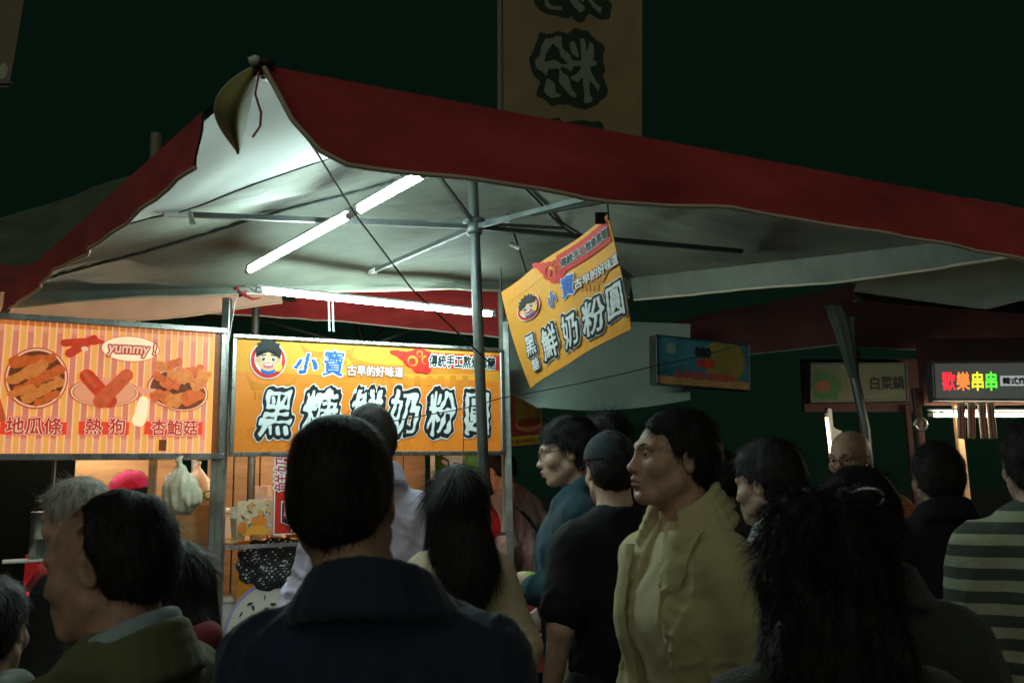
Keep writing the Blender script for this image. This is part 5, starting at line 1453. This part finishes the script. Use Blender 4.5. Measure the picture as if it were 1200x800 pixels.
def strands(V, Q, N, n, flow, L, wd, lift, jit, seed, wave=0.0, seg=3, sel=None):
    """tapered hair blades rooted on a mesh"""
    r = np.random.default_rng(seed)
    C = V[Q].mean(1)
    a = V[Q[:, 2]] - V[Q[:, 0]]; b = V[Q[:, 3]] - V[Q[:, 1]]
    nn = np.cross(a, b); ar = np.linalg.norm(nn, axis=1) + 1e-12; nn /= ar[:, None]
    p = ar.copy()
    if sel is not None: p *= sel(C)
    p /= p.sum()
    i = r.choice(len(C), n, p=p)
    u, v = r.random((n, 1)), r.random((n, 1))
    q = V[Q[i]]
    root = (q[:, 0] * (1 - u) + q[:, 1] * u) * (1 - v) + (q[:, 3] * (1 - u) + q[:, 2] * u) * v
    nm = nn[i]
    d = flow(root); d = d - nm * (d * nm).sum(1)[:, None] * .9
    d /= np.linalg.norm(d, axis=1)[:, None] + 1e-9
    d = d + r.normal(size=(n, 3)) * jit
    ln = L * r.uniform(.55, 1.25, (n, 1))
    sd = np.cross(d, nm); sd /= np.linalg.norm(sd, axis=1)[:, None] + 1e-9
    ph = r.uniform(0, 6.28, (n, 1)); fr = r.uniform(.8, 1.3, (n, 1))
    rows = []
    for j in range(seg + 1):
        t = j / seg
        c = root - nm * .003 + d * ln * t + nm * (lift * ln * t * (1.1 - t * .6))
        if wave: c = c + sd * np.sin(ph + t * 7 * fr) * wave + nm * np.cos(ph + t * 7 * fr) * wave * .8
        w = wd * (1 - t * .93) * .5
        rows.append(c - sd * w); rows.append(c + sd * w)
    A = np.stack(rows, 1).reshape(-1, 3); m = 2 * (seg + 1)
    base = (np.arange(n) * m)[:, None]
    f = np.concatenate([base + np.array([[2 * j, 2 * j + 1, 2 * j + 3, 2 * j + 2]]) for j in range(seg)])
    return A, f

def hair_short(bald=0, top=.012, back=.012, side=.006, nape=-.078, temple=0.0, fringe=0.0, recede=0.0, n=5000, L=.03, lift=.25, jit=.22, seed=1, wave=0.0, res=.0042, volume=0.0):
    def fn():
        F = Field(np.arange(-.12, .12, res), np.arange(-.15, .14, res), np.arange(-.13, .17, res))
        F.ell((0, -.020, .034 + volume * .3), (.0755 + side * .7, .097 + back, .080 + top), .02)
        F.ell((0, -.048, -.016), (.066 + side * .6, .068 + back * .8, .070), .03)
        if volume: F.ell((0, .02, .085), (.064, .062, .030 + volume), .02)
        F.ell((0, .122, -.004), (.080, .088, .090 - fringe + recede), .012, None, 'sub')
        if recede:
            for sg in (1, -1): F.ell((.058 * sg, .078, .080), (.044, .062, .05), .014, None, 'sub')
        if bald:
            F.ell((0, .110, .075), (.076, .112 * bald, .085), .02, None, 'sub')
            for sg in (1, -1): F.ell((.066 * sg, .095, .040), (.050, .090 * bald, .085), .02, None, 'sub')
        for sg in (1, -1):
            F.ell((.085 * sg, .008, -.042), (.032, .044, .050), .008, None, 'sub')
            F.ell((.075 * sg, .075, -.01 - temple), (.035, .05, .06), .01, None, 'sub')
        X, Y, Z = F.x[:, None, None], F.y[None, :, None], F.z[None, None, :]
        F.F = np.maximum(F.F, nape - Z + .35 * np.maximum(Y, -.2) + np.zeros_like(X)).astype(np.float32)
        q = lump(seed + 9, 60, 6); F.F += (q(X, Y, Z) * .0022).astype(np.float32)
        V, Q = F.mesh()
        def flow(p):
            c = np.array([.012, -.045, .13]); d = p - c
            d[:, 2] -= .10 * (p[:, 2] < .06); d[:, 1] += (.06 + fringe * 2) * (p[:, 2] > .06) * (p[:, 1] > -.03)
            return d
        A, f = strands(V, Q, None, n, flow, L, .0016, lift, jit, seed, wave)
        A2, f2 = strands(V, Q, None, n // 8, flow, L * 1.25, .0011, lift + .35, jit * 2.0, seed + 77, wave)
        f = np.concatenate([f, f2 + len(A)]); A = np.concatenate([A, A2])
        return np.concatenate([V, A]), Q.tolist() + (f + len(V)).tolist()
    return fn

def hair_long(drop=.34, spread=.0, n=9000, L=.12, wave=.0, seed=2, jit=.12, front=.02, vol=0.0, res=.0065, part=0.0):
    def fn():
        F = Field(np.arange(-.25, .25, res), np.arange(-.26, .15, res), np.arange(-drop - .16, .18, res))
        F.ell((0, -.020, .036), (.090 + vol, .112 + vol, .096 + vol * .6), .02)
        F.cone((0, -.055, -.01), (0, -.105, -drop), .080 + vol, .085 + spread, .05, .62)
        for sg in (1, -1):
            F.cone((.060 * sg, -.028, 0), ((.085 + spread) * sg, -.06, -drop * .95), .040 + vol * .6, .034 + spread * .5, .04)
            F.cone((.066 * sg, .012, .01), ((.088 + spread * .8) * sg, front, -drop * .55), .022 + vol * .4, .014, .03)
        F.ell((0, .128, -.020), (.072, .085, .096), .012, None, 'sub')
        X, Y, Z = F.x[:, None, None], F.y[None, :, None], F.z[None, None, :]
        q = lump(seed + 9, 48 if not wave else 70, 6, (1, 1, .12 if not wave else .6))
        F.F += (q(X, Y, Z) * (.0045 if not wave else .010)).astype(np.float32)
        V, Q = F.mesh()
        def flow(p):
            d = np.zeros_like(p); d[:, 2] = -1
            up = p[:, 2] > .045; q_ = (p - np.array([part, -.03, .16])) * np.array([1.4, .35, .6]); q_[:, 1] -= .012; d[up] = q_[up]
            return d
        A, f = strands(V, Q, None, n, flow, L, .0022, .12 if not wave else .09, jit, seed, wave, 5 if wave else 3)
        return np.concatenate([V, A]), Q.tolist() + (f + len(V)).tolist()
    return fn

def cap_mesh(brim=True):
    def fn():
        F = Field(np.arange(-.13, .13, .0045), np.arange(-.15, .22, .0045), np.arange(-.03, .17, .0045))
        F.ell((0, -.018, .032), (.088, .111, .095), .01)
        X, Y, Z = F.x[:, None, None], F.y[None, :, None], F.z[None, None, :]
        F.F = np.maximum(F.F, .030 + .10 * Y - Z + np.zeros_like(X)).astype(np.float32)
        F.F = np.maximum(F.F, -(np.sqrt((X / .081) ** 2 + ((Y + .018) / .102) ** 2 + ((Z - .032) / .087) ** 2) - 1) * .08).astype(np.float32)
        if brim:
            def b(X, Y, Z):
                r = (np.sqrt((X / .082) ** 2 + ((Y - .06) / .115) ** 2) - 1) * .09
                zz = np.abs(Z - (.040 - X * X * 4.0 - (Y - .06) * .12)) - .0035
                return np.maximum(np.maximum(r, zz), .055 - Y + .0 * Z)
            F.apply(b, (-.1, .03, -.03), (.1, .2, .08), .004)
        F.ell((0, -.018, .130), (.009, .009, .006), .004)
        return F.mesh()
    return fn

def eye_mesh(B, sg, gaze=(0, 0)):
    mb = MB(); r = .0128
    M = B.M @ Matrix.Rotation(R(gaze[0]), 3, 'Z') @ Matrix.Rotation(R(-90 + gaze[1]), 3, 'X')
    c = B.hp((.031 * sg, .0738, 0))
    prof = [(r * math.sin(R(a)), r * math.cos(R(a))) for a in range(0, 181, 12)]
    mb.lathe([(p[0] * B.s, p[1] * B.s) for p in prof], c, 20, 0, True, M)
    n = 20
    for i in range(len(mb.f)):
        if i < n * 2.6: mb.m[i] = 1
    return mb

def head_tubes(B, lines, r, n=6):
    mb = MB()
    for L in lines: mb.tube([B.hp(p) for p in L], [q * B.s for q in r] if hasattr(r, '__len__') else r * B.s, n)
    return mb

def person(label, X, Y, yaw, body, skin, hair=None, hair_mat='black', tops=(), legs=None, legs_mat=None, face=True, gaze=(0, 0), group='people in the market crowd', hats=(), glasses=None, shoes=None, hair_name='hair', brow=True):
    t = thing('person', label, 'person', (X, Y, 0), R(yaw), group)
    M = np.array(XF[t.name])
    def put(name, V, Q, m, mi=None, head=False):
        V = np.asarray(V, float)
        if head: V = V * body.s @ np.array(body.M).T + np.array(body.hp((0, 0, 0)))
        return link(name, V @ M[:3, :3].T + M[:3, 3], Q, m, t, mi, True)
    def putmb(name, mb, m):
        return put(name, np.array([tuple(v) for v in mb.v]), mb.f, m, mb.m)
    V, Q, mi = body.skin_mesh()
    put('body', V, Q, [skin, LIPS], mi)
    for name, (V, Q), m in tops: put(name, V, Q.tolist(), m)
    V, Q = legs if legs is not None else trousers(body); put('trousers', V, Q.tolist(), legs_mat or M_JEANS)
    for sg in (1, -1):
        V, Q = shoe_mesh(body, sg); put('shoe', V, Q.tolist(), shoes or M_SHOE)
    if hair:
        V, Q = hair(); put(hair_name, V, Q, HAIRM[hair_mat], head=True)
    for name, fn, m in hats:
        V, Q = fn(); put(name, V, Q if isinstance(Q, list) else Q.tolist(), m, head=True)
    if face:
        for sg in (1, -1):
            putmb('eye', eye_mesh(body, sg, gaze), [EYEW, IRIS])
            if brow:
                mb = head_tubes(body, [[(.014 * sg, .0945, .0195), (.030 * sg, .0905, .0245), (.046 * sg, .0790, .0235), (.054 * sg, .070, .0185)]], (.0016, .0026, .0022, .0008))
                putmb('eyebrow', mb, HAIRM['black' if hair_mat != 'grey' else 'grey'])
    if glasses:
        L = []
        for sg in (1, -1):
            L.append([(.031 * sg + .024 * math.cos(a), .104 - abs(.031 * sg + .024 * math.cos(a)) * .10, -.002 + .017 * math.sin(a)) for a in [2 * math.pi * i / 18 for i in range(19)]])
            L.append([(.055 * sg, .098, .006), (.072 * sg, .075, .006), (.079 * sg, 0, .008), (.078 * sg, -.02, -.004)])
        L.append([(-.008, .1035, .002), (0, .106, .004), (.008, .1035, .002)])
        putmb('glasses', head_tubes(body, L, .0013), glasses)
    return t, put, putmb
M_JEANS = cloth('dark_denim', (.018, .022, .034)); M_BLACKPANTS = cloth('black_trousers', (.012, .012, .013))
M_SHOE = mat('dark_shoe', (.02, .02, .02), rough=.5)
# ------------------------------------------------------------------ the crowd
def spot(px, top, Y, hair=.014):
    p = P(px, 560, Y); return p.x, Y, P(px, top, Y).z - hair

M_NAVY = cloth('navy_jacket', (.013, .025, .052)); M_KHAKI = cloth('khaki_jacket', (.12, .125, .060)); M_SHIRTB = cloth('pale_blue_shirt', (.30, .38, .42), var=.05)
M_GREYH = cloth('grey_hoodie', (.17, .20, .165), var=.2); M_BLACKT = cloth('black_tee', (.008, .009, .010), sheen=0); M_DKJ = cloth('dark_jacket', (.015, .017, .016), sheen=.03)
M_LAV = cloth('lavender_shirt', (.64, .59, .76), var=.06); M_BEIGE = cloth('beige_knit', (.66, .53, .37), bump=.6, bscale=160); M_PINKS = cloth('dusty_pink_shirt', (.36, .20, .17))
M_TEAL = cloth('teal_hoodie', (.012, .042, .058), sheen=.05); M_CAP = cloth('navy_cap', (.017, .028, .037), sheen=.03); M_PCAP = cloth('pink_cap', (.72, .045, .26))
M_YEL = cloth('yellow_khaki_jacket', (.50, .45, .235), var=.10, bump=.2); M_YTEE = cloth('pale_yellow_tee', (.62, .57, .36), var=.06); M_WHT = cloth('white_shirt', (.62, .68, .66), var=.04)
M_ORS = cloth('orange_shirt', (.50, .17, .06)); M_GCOAT = cloth('grey_coat', (.034, .040, .033), var=.25, bump=.6, bscale=120); M_MARO = cloth('maroon_hood', (.22, .02, .03)); M_SAND = cloth('sand_trousers', (.34, .27, .16))
M_STRAP = cloth('black_strap', (.010, .010, .010))
def striped():
    m = cloth('striped_knit', (.07, .085, .07), var=.1, bump=.5, bscale=150); n = m.node_tree.nodes; l = m.node_tree.links
    b = n['Principled BSDF']; tc = n.new('ShaderNodeTexCoord'); sx = n.new('ShaderNodeSeparateXYZ'); l.new(tc.outputs['Object'], sx.inputs[0])
    ma = n.new('ShaderNodeMath'); ma.operation = 'MULTIPLY_ADD'; ma.inputs[1].default_value = 1 / .0625; ma.inputs[2].default_value = .05; l.new(sx.outputs['Z'], ma.inputs[0])
    fr = n.new('ShaderNodeMath'); fr.operation = 'FRACT'; l.new(ma.outputs[0], fr.inputs[0])
    gt = n.new('ShaderNodeMath'); gt.operation = 'GREATER_THAN'; gt.inputs[1].default_value = .52; l.new(fr.outputs[0], gt.inputs[0])
    lt = n.new('ShaderNodeMath'); lt.operation = 'LESS_THAN'; lt.inputs[1].default_value = 1.50; l.new(sx.outputs['Z'], lt.inputs[0])
    mu = n.new('ShaderNodeMath'); mu.operation = 'MULTIPLY'; l.new(gt.outputs[0], mu.inputs[0]); l.new(lt.outputs[0], mu.inputs[1])
    mx = n.new('ShaderNodeMix'); mx.data_type = 'RGBA'; mx.inputs['A'].default_value = (.055, .07, .057, 1); mx.inputs['B'].default_value = (.33, .36, .25, 1)
    l.new(mu.outputs[0], mx.inputs['Factor']); l.new(mx.outputs['Result'], b.inputs['Base Color']); return m
M_STRIPE = striped()
M_GLASS = mat('spectacle_wire', (.03, .03, .03), rough=.3, metal=.6)

# 1 man in the navy jacket, seen from behind, nearest in the middle
X, Y, H = spot(442, 476, 1.30)
B = Body(H, w=.98, shift=-.050, neck=.004, hyaw=R(4), hpitch=R(-4), hroll=R(-3), fine=.004)
person('man in a dark navy jacket seen from behind, nearest in the middle', X, Y, -4, B, SKIN['tan'],
       hair_short(nape=-.070, n=9000, L=.024, lift=.10, seed=1, jit=.16), tops=[('jacket', garment(B, g=.026, hem=.82, fold=.012, fseed=3, flare=.02, res=.008, collar=c_fold(.086, 1.410, 1.480, .036, .030, 30, 330)), M_NAVY)], legs_mat=M_BLACKPANTS, face=True)
# 2 balding man in profile, left foreground
X, Y, H = spot(150, 563, 1.40)
B = Body(H, w=.98, hyaw=R(6), hpitch=R(-9), fine=.0034)
person('balding man in an olive jacket in profile facing left, near the left edge', X, Y, 76, B, SKIN['tan'],
       hair_short(bald=1.16, top=.007, back=.011, side=.006, recede=.022, nape=-.070, n=8500, L=.026, lift=.08, seed=5, jit=.15),
       tops=[('shirt', garment(B, g=.010, hem=.9, fold=.003, fseed=2, res=.009, collar=c_fold(.068, 1.425, 1.478, .040, .012, 18, 342)), M_SHIRTB),
             ('jacket', garment(B, g=.030, hem=.84, fold=.007, fseed=8, res=.008, open_front=(-.09, .09, 1.50, .0), collar=c_fold(.084, 1.375, 1.455, .046, .028, 48, 312)), M_KHAKI)], gaze=(0, -4))
# 3 hooded person cut off by the lower left corner
X, Y, H = spot(-4, 668, 1.76)
B = Body(H, w=1.0, hpitch=R(-8), fine=.0045)
person('child with short dark hair and a grey hooded top, cut off by the left edge', X, Y, 10, B, SKIN['warm'], hair_short(n=6000, L=.028, lift=.12, seed=6, nape=-.07),
       tops=[('hoodie', garment(B, g=.030, hem=.86, fold=.006, fseed=12, res=.009, collar=c_hood(1.08)), M_GREYH)])
# 4 grey haired person behind the balding man
X, Y, H = spot(100, 557, 2.75)
B = Body(H, w=.9, hyaw=R(-10), hpitch=R(-12))
person('grey haired person in a dark jacket behind the balding man', X, Y, 88, B, SKIN['fair'], hair_short(top=.02, back=.016, n=7000, L=.035, lift=.22, seed=7), 'grey',
       tops=[('jacket', garment(B, g=.026, hem=.86, fseed=14, collar=c_fold()), M_DKJ)])
# 5 vendor with the pink cap
X, Y, H = spot(159, 541, 4.70, .05)
B = Body(H, hyaw=R(-10), hpitch=R(-14))
person('snack vendor in a pink cap behind the counter under the striped menu', X, Y, 150, B, SKIN['warm'], hair_short(n=3000, seed=8), hats=[('cap', cap_mesh(), M_PCAP)],
       tops=[('jacket', garment(B, g=.024, fseed=15, collar=c_crew), M_DKJ)])
# 6 short woman in dark jacket and maroon hood, behind the balding man's neck
X, Y, H = spot(212, 630, 2.15)
B = Body(H, w=.92, female=True, hpitch=R(-10), arms={'r': ((.20, .06, 1.13), (.10, .24, 1.28)), 'l': ((-.20, .06, 1.13), (-.10, .24, 1.26))})
person('short woman in a black jacket with maroon hood, behind the balding man', X, Y, 38, B, SKIN['warm'], hair_long(drop=.16, n=5000, L=.08, seed=9),
       tops=[('jacket', garment(B, g=.026, hem=.84, fseed=16), M_DKJ), ('hood', garment(B, g=.012, hem=1.36, sleeve=.05, fold=.002, fseed=17, collar=c_hood(.95)), M_MARO)])
# 7 man in the lavender shirt
X, Y, H = spot(440, 468, 3.05)
B = Body(H, w=.92, hyaw=R(8), hpitch=R(-12), lean=.05)
person('tall man in a pale lavender shirt behind the navy jacket man', X, Y, 22, B, SKIN['warm'], hair_short(n=6000, L=.022, lift=.12, seed=10), 'soft',
       tops=[('shirt', garment(B, g=.024, hem=.84, fold=.010, fseed=18, collar=c_fold()), M_LAV)])
# 8 long haired woman in beige knit
X, Y, H = spot(535, 541, 2.85)
B = Body(H, w=.76, female=True, hyaw=R(8), hpitch=R(-6))
person('woman with long straight black hair and a beige knit top', X, Y, 24, B, SKIN['fair'], hair_long(drop=.20, n=12000, L=.12, jit=.07, vol=-.012, seed=11),
       tops=[('knit_top', garment(B, g=.026, hem=.86, fold=.006, fseed=19, collar=c_crew), M_BEIGE)])
# 9 person in dusty pink with a bag strap
X, Y, H = spot(616, 520, 5.5)
B = Body(H, w=1.0, lean=.16, hpitch=R(-30))
t, put, putmb = person('stooping person in a dusty pink shirt with a black strap, beyond the steel post', X, Y, 50, B, SKIN['warm'], hair_short(n=3000, seed=12),
       tops=[('shirt', garment(B, g=.026, hem=.90, fseed=20, fold=.008, collar=c_crew), M_PINKS)])
mb = MB()
pts = [B.sk(q) for q in ((-.10, -.095, 1.40), (-.03, -.135, 1.30), (.05, -.150, 1.18), (.12, -.145, 1.05), (.165, -.08, .97))]
for a, b_ in zip(pts, pts[1:]): mb.bar(a, b_, .028, .008, up=Vector((0, -1, .2)))
putmb('bag_strap', mb, M_STRAP)
# 10 young man with glasses, teal hoodie
X, Y, H = spot(674, 486, 3.4)
B = Body(H, w=.98, hyaw=R(2), hpitch=R(-7), fine=.0036, arms={'r': ((.20, -.06, 1.10), (.15, .10, 1.02)), 'l': ((-.19, -.05, 1.09), (-.10, .15, 1.13))})
t10, put10, _ = person('young man with glasses and a teal hoodie facing left, holding white paper', X, Y, 86, B, SKIN['fair'],
       hair_short(top=.020, back=.016, side=.010, fringe=.016, n=9000, L=.036, lift=.10, seed=13, temple=-.005, nape=-.075),
       tops=[('hoodie', garment(B, g=.028, hem=.80, fold=.008, fseed=21, collar=c_hood(.95)), M_TEAL)], legs_mat=M_SAND, glasses=M_GLASS, gaze=(0, -8))
wr = B.arms['l'][2]; d = (wr - B.arms['l'][1]).normalized()
M10 = XF[t10.name]; hp_ = M10 @ (wr + d * .13 * B.s + Vector((.01, .03, .0)))
pp = thing('paper_slip', 'white paper slip held in the hand of the hoodie man', 'paper', hp_)
mb = MB(); mb.box(hp_, (.062, .006, .11), Matrix.Rotation(R(24), 3, 'Y') @ Matrix.Rotation(R(20), 3, 'Z'), bev=.002); mb.build('sheet', M_PVC, pp)
mb = MB()
for k in range(4): mb.box(hp_ + Matrix.Rotation(R(24), 3, 'Y') @ Matrix.Rotation(R(20), 3, 'Z') @ Vector((-.004, -.0042, .03 - .018 * k)), (.036, .002, .004), Matrix.Rotation(R(24), 3, 'Y') @ Matrix.Rotation(R(20), 3, 'Z'))
mb.build('printed_lines', I_GR, pp)
# 11 man in black T-shirt and cap
X, Y, H = spot(717, 499, 2.95, .022)
B = Body(H, w=.93, hyaw=R(-10), hpitch=R(-5))
person('man in a black T-shirt and dark cap seen from behind, beside the yellow jacket', X, Y, 20, B, SKIN['fair'], hair_short(n=7000, L=.020, lift=.08, seed=14, nape=-.072), hats=[('cap', cap_mesh(), M_CAP)],
       tops=[('t_shirt', garment(B, g=.024, hem=.88, sleeve=.36, fold=.007, fseed=22, collar=c_crew), M_BLACKT)], legs_mat=M_BLACKPANTS)
# 12 curly head behind the cap
X, Y, H = spot(716, 481, 3.8, .03)
B = Body(H)
person('person with curly black hair just showing behind the dark cap', X, Y, 10, B, SKIN['warm'], hair_short(top=.028, back=.026, side=.02, n=7000, L=.05, lift=.4, jit=.5, wave=.006, seed=15),
       tops=[('jacket', garment(B, g=.024, fseed=23, collar=c_crew), M_DKJ)])
# 13 man in the yellow jacket
X, Y, H = spot(808, 474, 2.22)
B = Body(H, w=.86, lean=.05, neck=.012, hyaw=R(-18), hpitch=R(6), fine=.0032)
t13, put13, putmb13 = person('man in an open yellow khaki jacket and pale T-shirt looking left', X, Y, 120, B, SKIN['warm'],
       hair_short(top=.013, back=.007, side=.005, fringe=.004, n=11000, L=.024, lift=.10, seed=16, nape=-.058, jit=.2),
       tops=[('t_shirt', garment(B, g=.014, hem=.88, sleeve=.4, fold=.007, fseed=24, res=.008, collar=c_crew), M_YTEE),
             ('jacket', garment(B, g=.028, hem=.76, fold=.0065, fseed=25, res=.0075, flare=.03, open_front=(-.065, .085, 1.47, .0), collar=c_fold(.084, 1.425, 1.500, .060, .036, 40, 320)), M_YEL)], gaze=(4, 4), legs_mat=M_BLACKPANTS)
JV = [np.asarray(m_.data.vertices[i].co) for m_ in t13.children if m_.name.startswith('jacket') for i in range(0, len(m_.data.vertices))]
JV = np.array(JV)
def front_y(x, z):
    d = (np.abs(JV[:, 0] - x) < .016) & (np.abs(JV[:, 2] - z) < .016) & (JV[:, 1] > -.02)
    return JV[d, 1].max() if d.any() else .12
def wing(u, v):                                      # broad collar wing lying on the near side of the chest
    z = (1.435 - .20 * v) * B.s; inner = -.060 - .010 * v; outer = -.140 + .066 * v ** 1.3 + (.03 if v > .62 else 0)
    x = (inner + (outer - inner) * u) * B.s
    return Vector((x, front_y(x, z) + .011 + .006 * math.sin(3.1 * u), z))
mb = MB(); mb.grid(wing, 10, 18, thick=.006); put13('collar_wing', np.array([tuple(v) for v in mb.v]), mb.f, M_YEL)
def edge(u, v):                                      # folded front edge on the far side
    z = (1.400 - .50 * v) * B.s; x = (.074 + .050 * u + .006 * math.sin(v * 7)) * B.s
    return Vector((x, front_y(max(x, .096 * B.s), z) + .009 + .006 * math.sin(3.1 * u), z))
mb = MB(); mb.grid(lambda u, v: edge(1 - u, v), 6, 30, thick=.006); put13('front_placket', np.array([tuple(v) for v in mb.v]), mb.f, M_YEL)
# 14 young man with white shirt
X, Y, H = spot(908, 514, 2.62)
B = Body(H, w=.98, hyaw=R(8), hpitch=R(-6))
person('young man with cropped hair and white collar turned away, right of the yellow jacket', X, Y, 34, B, SKIN['fair'], hair_short(top=.024, back=.012, side=.008, n=9000, L=.026, lift=.25, seed=17, volume=.010, nape=-.060),
       tops=[('shirt', garment(B, g=.022, hem=.86, fold=.007, fseed=26, collar=c_fold()), M_WHT)])
# 15 bald man with glasses
X, Y, H = spot(1002, 503, 4.0, 0)
B = Body(H, hyaw=R(-5), hpitch=R(-8), fine=.0045)
person('bald man with glasses and orange shirt in front of the skewer stall', X, Y, 135, B, SKIN['tan'], None, tops=[('shirt', garment(B, g=.024, fseed=27, collar=c_fold()), M_ORS)], glasses=M_GLASS)
# 16 woman with long curly hair
X, Y, H = spot(958, 560, 1.40, .03)
B = Body(H, w=.95, female=True, hpitch=R(-4))
person('woman with a mass of long curly dark hair seen from behind, right foreground', X, Y, -8, B, SKIN['fair'], hair_long(drop=.34, spread=.012, n=22000, L=.060, wave=.006, vol=.004, jit=.24, seed=18),
       tops=[('coat', garment(B, g=.022, hem=.70, fold=.006, fseed=28, flare=.05), M_GCOAT)])
# 17 woman with hair clip
X, Y, H = spot(1004, 536, 1.78, .03)
B = Body(H, w=.96, female=True, hpitch=R(-3))
t17, put17, putmb17 = person('woman with pinned up dark hair and a silver hair clip, grey coat, right', X, Y, -12, B, SKIN['fair'], hair_short(top=.022, back=.022, side=.014, n=8000, L=.04, lift=.2, jit=.3, seed=19, nape=-.085),
       tops=[('coat', garment(B, g=.034, hem=.66, fold=.007, fseed=29, flare=.05, collar=c_fold(.09, 1.42, 1.49, .05, .03)), M_GCOAT)])
mb = MB()
for s in (-1, 1):
    q = [B.hp((.030 * math.cos(a) * 1.0 + .0, -.128 - .006 * math.sin(a), .062 + s * .004 + .014 * math.sin(a) * s)) for a in [math.pi * i / 10 for i in range(11)]]
    mb.tube(q, .0042, 8)
putmb17('hair_clip', mb, mat('silver_clip', (.62, .58, .64), rough=.18, metal=.8))
mb = MB(); mb.lathe([(.001, .007), (.005, .005), (.007, 0), (.005, -.005), (.001, -.007)], B.hp((.0, -.136, .045)), 8, sm=False); putmb17('hair_jewel', mb, mat('bright_jewel', (.75, .75, .85), rough=.08, metal=.6))
# 18 dark figure
X, Y, H = spot(1100, 514, 3.0)
B = Body(H, w=1.06)
person('dark figure in a black jacket facing the skewer stall, left of the striped sweater', X, Y, -8, B, SKIN['tan'], hair_short(n=6000, seed=20), tops=[('jacket', garment(B, g=.034, hem=.84, fseed=30, collar=c_fold()), M_BLACKT)])
# 19 striped sweater
X, Y, H = spot(1214, 488, 2.50)
B = Body(H, w=1.0, hyaw=R(4))
person('person in a grey sweater with pale stripes at the right edge', X, Y, -22, B, SKIN['fair'], hair_short(n=7000, seed=21), tops=[('sweater', garment(B, g=.034, hem=.86, fold=.007, fseed=31, collar=c_crew), M_STRIPE)])
# 20 half hidden head between yellow jacket and white shirt
X, Y, H = spot(838, 522, 3.6)
B = Body(H)
person('half hidden person between the yellow jacket man and the cropped hair man', X, Y, 70, B, SKIN['tan'], hair_short(n=4000, seed=22), tops=[('jacket', garment(B, g=.026, fseed=32, collar=c_crew), M_DKJ)])
# 21 vendor inside the dessert stall
q = S(1.12, .95, 0)
B = Body(1.66, female=True, w=.95, hpitch=R(-20))
person('vendor in dark clothes bending over the dessert counter under the orange signboard', q.x, q.y, 205, B, SKIN['warm'], hair_short(n=4000, L=.04, seed=23), tops=[('jacket', garment(B, g=.024, fseed=33, collar=c_crew), M_DKJ)])
